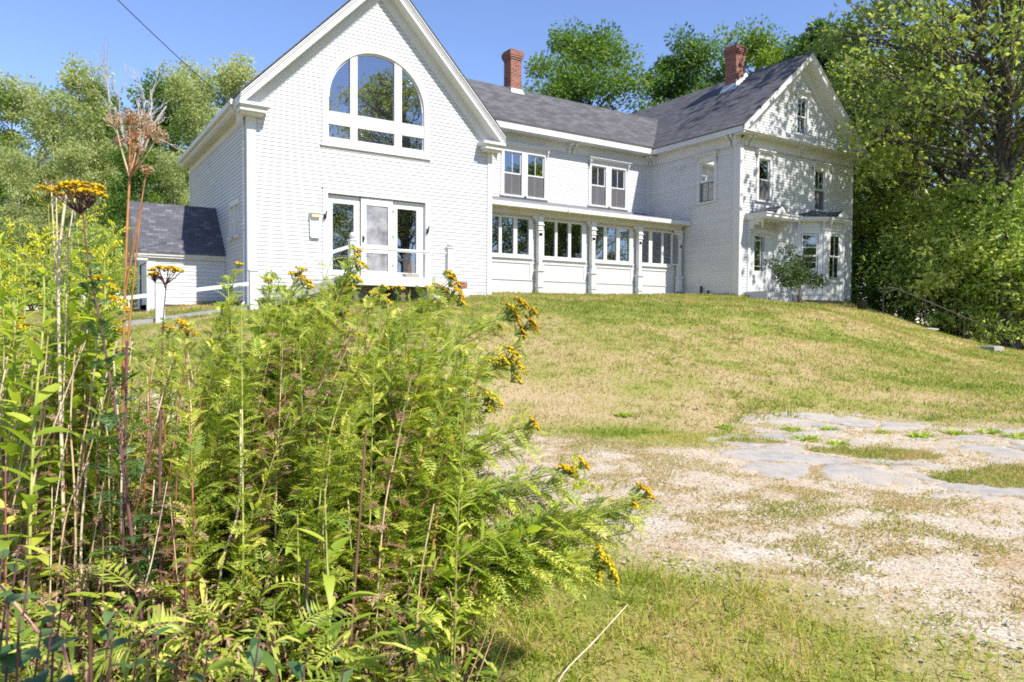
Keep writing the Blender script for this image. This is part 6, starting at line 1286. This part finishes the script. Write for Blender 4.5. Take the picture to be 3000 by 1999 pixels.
while k < 80:
    x = rs.uniform(420, 1420); y = 840+800*rs.rand()**1.3; z = rs.uniform(1.9, 3.0)
    if y < np.interp(x, [420, 600, 950, 1100, 1300, 1450], [960, 900, 840, 850, 980, 1130]): continue
    k += 1; lx = rs.uniform(-30, 260)*np.clip((x-300)/600, .1, 1); lance(rooted([(x-lx, y+560, z*.97), (x-lx*.45, y+240, z), (x, y, z)], rs), rs, 'narrow-leaved goldenrod shoot mixed among the tansies of the thicket', GG+', narrow-leaved shoots', 46, .085, .013, .0032, ('lime', 'green', 'olive')[k % 3], LIME if k % 4 else LEAFY, 0, .35, 'goldenrod_shoot', (.2, 1.), .8, .25)
for k in range(52):
    x = rs.uniform(60, 640); y = rs.uniform(1060, 1560); z = rs.uniform(1.75, 2.5); lx = rs.uniform(-60, 150)
    tansy(rooted([(x-lx, y+460, z), (x-lx*.45, y+220, z), (x, y, z)], rs), rs, 'withered red-brown weed in the dry left half of the thicket', GT+', withered ones at left', (), .6, .6, .003, 30, .075, ('tan', 'red', 'pink', 'straw')[k % 4], DRYLEAF, s0=.2, s1=.98, tone=(.15, .9), nm='withered_weed')
# broad-leaved stems and young goldenrods
Q = [([(1230, 1500, 2.3), (1250, 1280, 2.3), (1240, 1120, 2.3)], 'upright lime goldenrod shoot in the middle of the right flank'), ([(1150, 1500, 2.4), (1155, 1280, 2.4), (1150, 1135, 2.4)], 'second lime goldenrod shoot just left of the first on the right flank'), ([(1300, 1500, 2.35), (1330, 1340, 2.35), (1345, 1195, 2.35)], 'lime goldenrod shoot at the outer edge of the right flank'),
     ([(1300, 1800, 2.1), (1500, 1600, 2.15), (1640, 1470, 2.15), (1720, 1390, 2.15)], 'arching goldenrod with broad fresh leaves over the gravel'), ([(1150, 1650, 2.2), (1350, 1480, 2.2), (1500, 1400, 2.2)], 'arching dark-leaved weed below the bright yellow heads'), ([(1100, 1850, 2.0), (1330, 1640, 2.0), (1560, 1480, 2.0)], 'leafy stem arching under the outermost tansy')]
for i, (pp, lb) in enumerate(Q): lance(rooted(pp, rs), rs, lb, GG, 34, .13 if i > 2 else .10, .034 if i > 2 else .02, .0042, plume=6 if i == 3 else 0, s0=.2, tone=(.25, .95) if i < 4 else (.0, .6))
k = 0
while k < 34:
    x = rs.uniform(-40, 1420); y = rs.uniform(1280, 1990); z = rs.uniform(1.55, 2.6)
    if y < np.interp(x, [0, 400, 900, 1400], [1250, 1350, 1300, 1550]): continue
    k += 1; lx = rs.uniform(-90, 160); lance(rooted([(x-lx, y+420, z), (x-lx*.4, y+190, z), (x, y, z)], rs), rs, 'broad-leaved weed growing low in the foreground thicket', GB, 20, .14, .036, .0036, rs.choice(['green', 'lime', 'red', 'olive']), LIME if k % 3 else LEAFY, 0, .1, 'broadleaf_weed', (.15, .95), 1.1, .55)
# plants nearest the lens, with shade painted into the leaf colour
for k, (x, y, z) in enumerate(((60, 1560, 1.15), (190, 1700, 1.1), (330, 1780, 1.2), (20, 1750, 1.0), (450, 1850, 1.15), (610, 1900, 1.1), (760, 1860, 1.15), (900, 1900, 1.2), (1010, 1930, 1.25), (120, 1850, .95), (270, 1900, 1.0), (90, 1640, 1.1), (10, 1620, 1.1), (160, 1780, 1.0), (400, 1930, 1.05), (520, 1950, 1.1), (330, 1880, .95), (60, 1900, .9))):
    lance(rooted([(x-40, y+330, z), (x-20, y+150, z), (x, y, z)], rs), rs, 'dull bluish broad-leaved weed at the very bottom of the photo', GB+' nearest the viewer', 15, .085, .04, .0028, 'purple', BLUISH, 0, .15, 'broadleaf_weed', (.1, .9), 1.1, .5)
# dead stalks one can point to
for pp, mt, r, lb in (([(600, 1440, 2.2), (720, 1300, 2.25), (830, 1180, 2.3)], 'pink', .0055, 'thick pinkish dead stem slanting up to the right in the left half'), ([(560, 1560, 2.1), (660, 1430, 2.15), (800, 1250, 2.2)], 'red', .005, 'reddish dead stem slanting below the pinkish one'), ([(700, 1750, 2.2), (880, 1420, 2.3), (990, 1330, 2.35), (1240, 1180, 2.5)], 'red', .0035, 'long thin red stem slanting across the middle of the thicket'),
                  ([(870, 1999, 2.0), (866, 1600, 2.05), (864, 1400, 2.06)], 'olive', .0055, 'straight olive-brown cut stem right of centre of the thicket'), ([(890, 1999, 1.7), (897, 1800, 1.72), (900, 1640, 1.73)], 'dark', .005, 'short black-brown cut stem in the lower middle'), ([(1020, 1999, 1.8), (1045, 1640, 1.85), (1072, 1260, 1.9)], 'brown', .0046, 'long brown cut stem in the lower middle reaching up between lime shoots'),
                  ([(1240, 1830, 2.1), (1275, 1550, 2.1), (1300, 1370, 2.12)], 'orange', .0048, 'orange-tan cut stem at the right of the thicket'), ([(1235, 1800, 2.2), (1250, 1550, 2.2), (1256, 1345, 2.2)], 'tan', .0038, 'thin tan cut stem beside the orange-tan one'), ([(1110, 1900, 2.2), (1160, 1500, 2.2), (1195, 1300, 2.2)], 'olive', .004, 'yellowish stem carrying the second lime shoot'),
                  ([(905, 1650, 2.35), (950, 1380, 2.4), (995, 1190, 2.4)], 'straw', .004, 'pale straw stem leaning right, top of the middle of the thicket'), ([(640, 1720, 1.9), (700, 1480, 1.95), (705, 1200, 2.0)], 'straw', .0038, 'pale straw stem leaning in the left half'), ([(0, 1380, 1.9), (15, 1500, 1.9), (10, 1250, 1.9)], 'purple', .005, 'thick purple stem at the left border'),
                  ([(265, 1900, 1.0), (262, 1840, 1.0), (262, 1800, 1.0)], 'brown', .003, 'blurred brown stub at the bottom left'), ([(0, 1715, 1.2), (110, 1850, 1.2), (210, 1990, 1.2)], 'pink', .0028, 'mauve stem slanting down at the bottom left corner'), ([(1190, 1999, 1.7), (1178, 1900, 1.7), (1245, 1830, 1.72)], 'dark', .0045, 'short dark cut stem near the bottom right of the thicket'),
                  ([(1640, 1990, 2.3), (1740, 1880, 2.4), (1840, 1770, 2.5)], 'straw', .0026, 'lone pale twig sticking out of the grass right of the thicket'), ([(360, 1700, 1.8), (366, 1350, 1.82), (372, 1000, 1.84), (470, 960, 1.84)], 'purple', .004, 'purple stem standing just right of the umbel stalk'), ([(475, 1900, 1.8), (468, 1500, 1.82), (470, 1200, 1.84)], 'purple', .0042, 'dark mauve stem in the left half below the upright tansy')):
    if lb.startswith('mauve'): pp = pp[::-1]
    if lb.startswith('thick purple'): pp = [(20, 1650, 1.9), (15, 1450, 1.9), (5, 1280, 1.9)]
    if lb.startswith('purple stem'): pp = pp[:3]
    stalk(rooted(pp, rs), rs, lb, GD, mt, r, .75, node=True)
# dry stems by the dozen: each one an object
for k in range(190):
    left = k < 140; x = rs.uniform(-20, 560) if left else rs.uniform(420, 1350); z = rs.uniform(1.8, 3.0); y = rs.uniform(950, 1350) if left else rs.uniform(1250, 1750); lx = rs.uniform(-40, 170)
    stalk(rooted([(x-lx, y+480, z), (x-lx*.5+rs.normal(0, 12), y+230, z), (x, y, z)], rs), rs, 'slender dry stem standing among the tangled weeds of the thicket', GD+', slender ones', rs.choice(['tan', 'straw', 'pink', 'straw', 'tan', 'red', 'brown']), rs.uniform(.002, .0044), .6)
# --- what nobody could count: leaf litter, withered curls and low leaves under the plants
n = 9000; px = rs.uniform(-250, 1480, n); t_ = rs.uniform(1.25, 3.6, n); d = CF[None]+CR[None]*((px-1500)/F_PX)[:, None]; xy = d[:, :2]*t_[:, None]
keep = px < 1550-rs.rand(n)*230; xy = xy[keep]; n = len(xy); z = ground(xy[:, 0], xy[:, 1])+rs.rand(n)**1.5*.62*np.interp(px[keep], [0, 1150, 1450], [1.1, 1, .45])
P = np.c_[xy, z]; az = rs.rand(n)*6.28; A = nrm(np.stack([np.cos(az), np.sin(az), rs.uniform(-.2, .9, n)], -1)); S = nrm(np.cross(A, np.array([[0, 0, 1.]])+rs.normal(0, .3, (n, 3)))); m = MB(); h = n//2
pinnate(m, P[:h:3], A[:h:3], S[:h:3], rs.uniform(.07, .14, len(P[:h:3])), .07, rs, 7, .4, rs.uniform(.1, .9, len(P[:h:3])), False)
m.blades(P[h:], A[h:], S[h:], rs.uniform(.05, .12, n-h), rs.uniform(.008, .02, n-h), rs.rand(n-h), rs.uniform(.1, .8, n-h), 4)
o = m.build('undergrowth', LEAFY, kind='stuff'); o['label'] = 'tangle of low green leaves filling the foreground thicket'
n = 48000; px = np.where(rs.rand(n) < .55, rs.uniform(-200, 620, n), rs.uniform(-250, 1400, n)); t_ = rs.uniform(1.4, 3.6, n); d = CF[None]+CR[None]*((px-1500)/F_PX)[:, None]; xy = d[:, :2]*t_[:, None]; cl = fnoise(xy[:, 0], xy[:, 1], .45, 90)
k = rs.rand(n) < np.clip((cl-.35)*3, .12, 1); xy = xy[k]; n = len(xy); z = ground(xy[:, 0], xy[:, 1])+rs.rand(n)**1.2*.62; P = np.c_[xy, z]; A = nrm(rs.normal(0, 1, (n, 3))+np.array([0, 0, .1])); S = nrm(np.cross(A, rs.normal(0, 1, (n, 3))))
m = MB(); m.blades(P, A, S, rs.uniform(.01, .038, n), rs.uniform(.004, .012, n), rs.rand(n), rs.uniform(.2, 1.2, n), 4, None, .9)
q = 900; px = rs.uniform(-200, 1350, q); t_ = rs.uniform(1.6, 3.4, q); d = CF[None]+CR[None]*((px-1500)/F_PX)[:, None]; xy = d[:, :2]*t_[:, None]; z = ground(xy[:, 0], xy[:, 1]); az = rs.rand(q)*6.28; A = nrm(np.stack([np.cos(az)*.5+.2, np.sin(az)*.5, np.ones(q)*.9], -1)); S = nrm(np.cross(A, rs.normal(0, 1, (q, 3))))
m.blades(np.c_[xy, z], A, S, rs.uniform(.25, .7, q), .004, rs.uniform(.5, 1, q), rs.uniform(0, .3, q), 4, np.array([1, 1, .8, .3]), .3)
o = m.build('withered_litter', DRYLEAF, kind='stuff'); o['label'] = 'withered brown leaves and straw among the stems of the thicket'
# --- weed tufts in the broken asphalt
G6 = 'weed tufts in the broken asphalt'; first = None
for i, (x, y, sc, lb) in enumerate(((2125, 1256, .9, 'bluish green weed tuft at the left end of the asphalt'), (2320, 1255, 1.0, 'weed tuft at the lawn edge above the cracked asphalt'), (2430, 1252, .9, 'weed tuft left of the grass island at the asphalt\'s top edge'), (2360, 1280, 1.2, 'biggest weed tuft left of the grass island'), (2455, 1292, 1.0, 'weed tuft touching the grass island\'s left end'), (2585, 1258, .8, 'small weed tuft above the grass island'), (2700, 1268, 1.1, 'weed tuft right of the grass island'), (2800, 1262, 1.0, 'weed tuft on the sandy strip at right'), (2900, 1262, 1.1, 'long weed tuft on the sandy strip near the right border'), (2980, 1275, 1.1, 'weed tuft at the right border beside the sandy strip'), (2590, 1350, .6, 'tiny weed tuft below the grass island'), (1830, 1240, .9, 'grey-green weed tuft in the lawn edge above the gravel'))):
    p = flat(x, y); l = (p[0], p[1], gz(p[0], p[1]))
    if first is None:
        first = thing('weed_tuft', lb, 'weed', l, G6); n = 130; az = rs.rand(n)*6.28; A = nrm(np.stack([np.cos(az), np.sin(az), rs.uniform(.25, 1.6, n)], -1)); S = nrm(np.cross(A, np.array([[0, 0, 1.]]))); m = MB(); r0 = rs.rand(n)*.09
        m.blades(np.stack([np.cos(az)*r0, np.sin(az)*r0, np.zeros(n)], -1), A, S, rs.uniform(.06, .15, n), rs.uniform(.01, .022, n), rs.uniform(.1, .9, n), rs.uniform(.1, .6, n), 4); m.build('foliage', LIME, first); first.scale = (sc,)*3
    else: copy_thing(first, l, i*1.3, sc, lb, G6)
# ------------------------------------------------------------------ camera, light, world
cam = bpy.data.cameras.new('camera'); co = bpy.data.objects.new('camera', cam); COL.objects.link(co)
from mathutils import Matrix
co.matrix_world = Matrix(((CR[0], CU[0], -CF[0], 0), (CR[1], CU[1], -CF[1], 0), (CR[2], CU[2], -CF[2], 0), (0, 0, 0, 1)))
cam.sensor_width = 36; cam.lens = 36*F_PX/W_PX; cam.clip_end = 3000; cam.clip_start = .05
cam.dof.use_dof = True; cam.dof.focus_distance = 2.9; cam.dof.aperture_fstop = 8
scene.camera = co
S = np.array([.26, -1., 1.17]); S /= np.linalg.norm(S)
sun = bpy.data.lights.new('sun', 'SUN'); so = bpy.data.objects.new('sun', sun); COL.objects.link(so)
so.rotation_euler = Vector(S).to_track_quat('Z', 'Y').to_euler(); sun.energy = 4.3; sun.angle = math.radians(.53); sun.color = (1, .955, .88)
wd = bpy.data.worlds.new('World'); scene.world = wd; wd.use_nodes = True; nt = wd.node_tree
sk = nt.nodes.new('ShaderNodeTexSky'); sk.sky_type = 'NISHITA'; sk.sun_disc = False; sk.sun_elevation = math.asin(S[2]); sk.sun_rotation = math.atan2(S[0], S[1]); sk.air_density = 1.0; sk.dust_density = .0; sk.ozone_density = 4.5; sk.altitude = 50
bg = nt.nodes['Background']; bg.inputs['Strength'].default_value = .15; tn = nt.nodes.new('ShaderNodeMix'); tn.data_type = 'RGBA'; tn.blend_type = 'MULTIPLY'; tn.inputs[0].default_value = 1; tn.inputs[7].default_value = (.74, .69, .77, 1); nt.links.new(sk.outputs[0], tn.inputs[6]); nt.links.new(tn.outputs[2], bg.inputs['Color'])
scene.view_settings.view_transform = 'Standard'; scene.view_settings.look = 'None'; scene.view_settings.exposure = 1.0; scene.view_settings.gamma = 1
scene.cycles.max_bounces = 9; scene.cycles.transparent_max_bounces = 12; scene.cycles.diffuse_bounces = 6; scene.cycles.glossy_bounces = 4

scene.cycles.filter_width = 1.75
scene.cycles.use_denoising = False
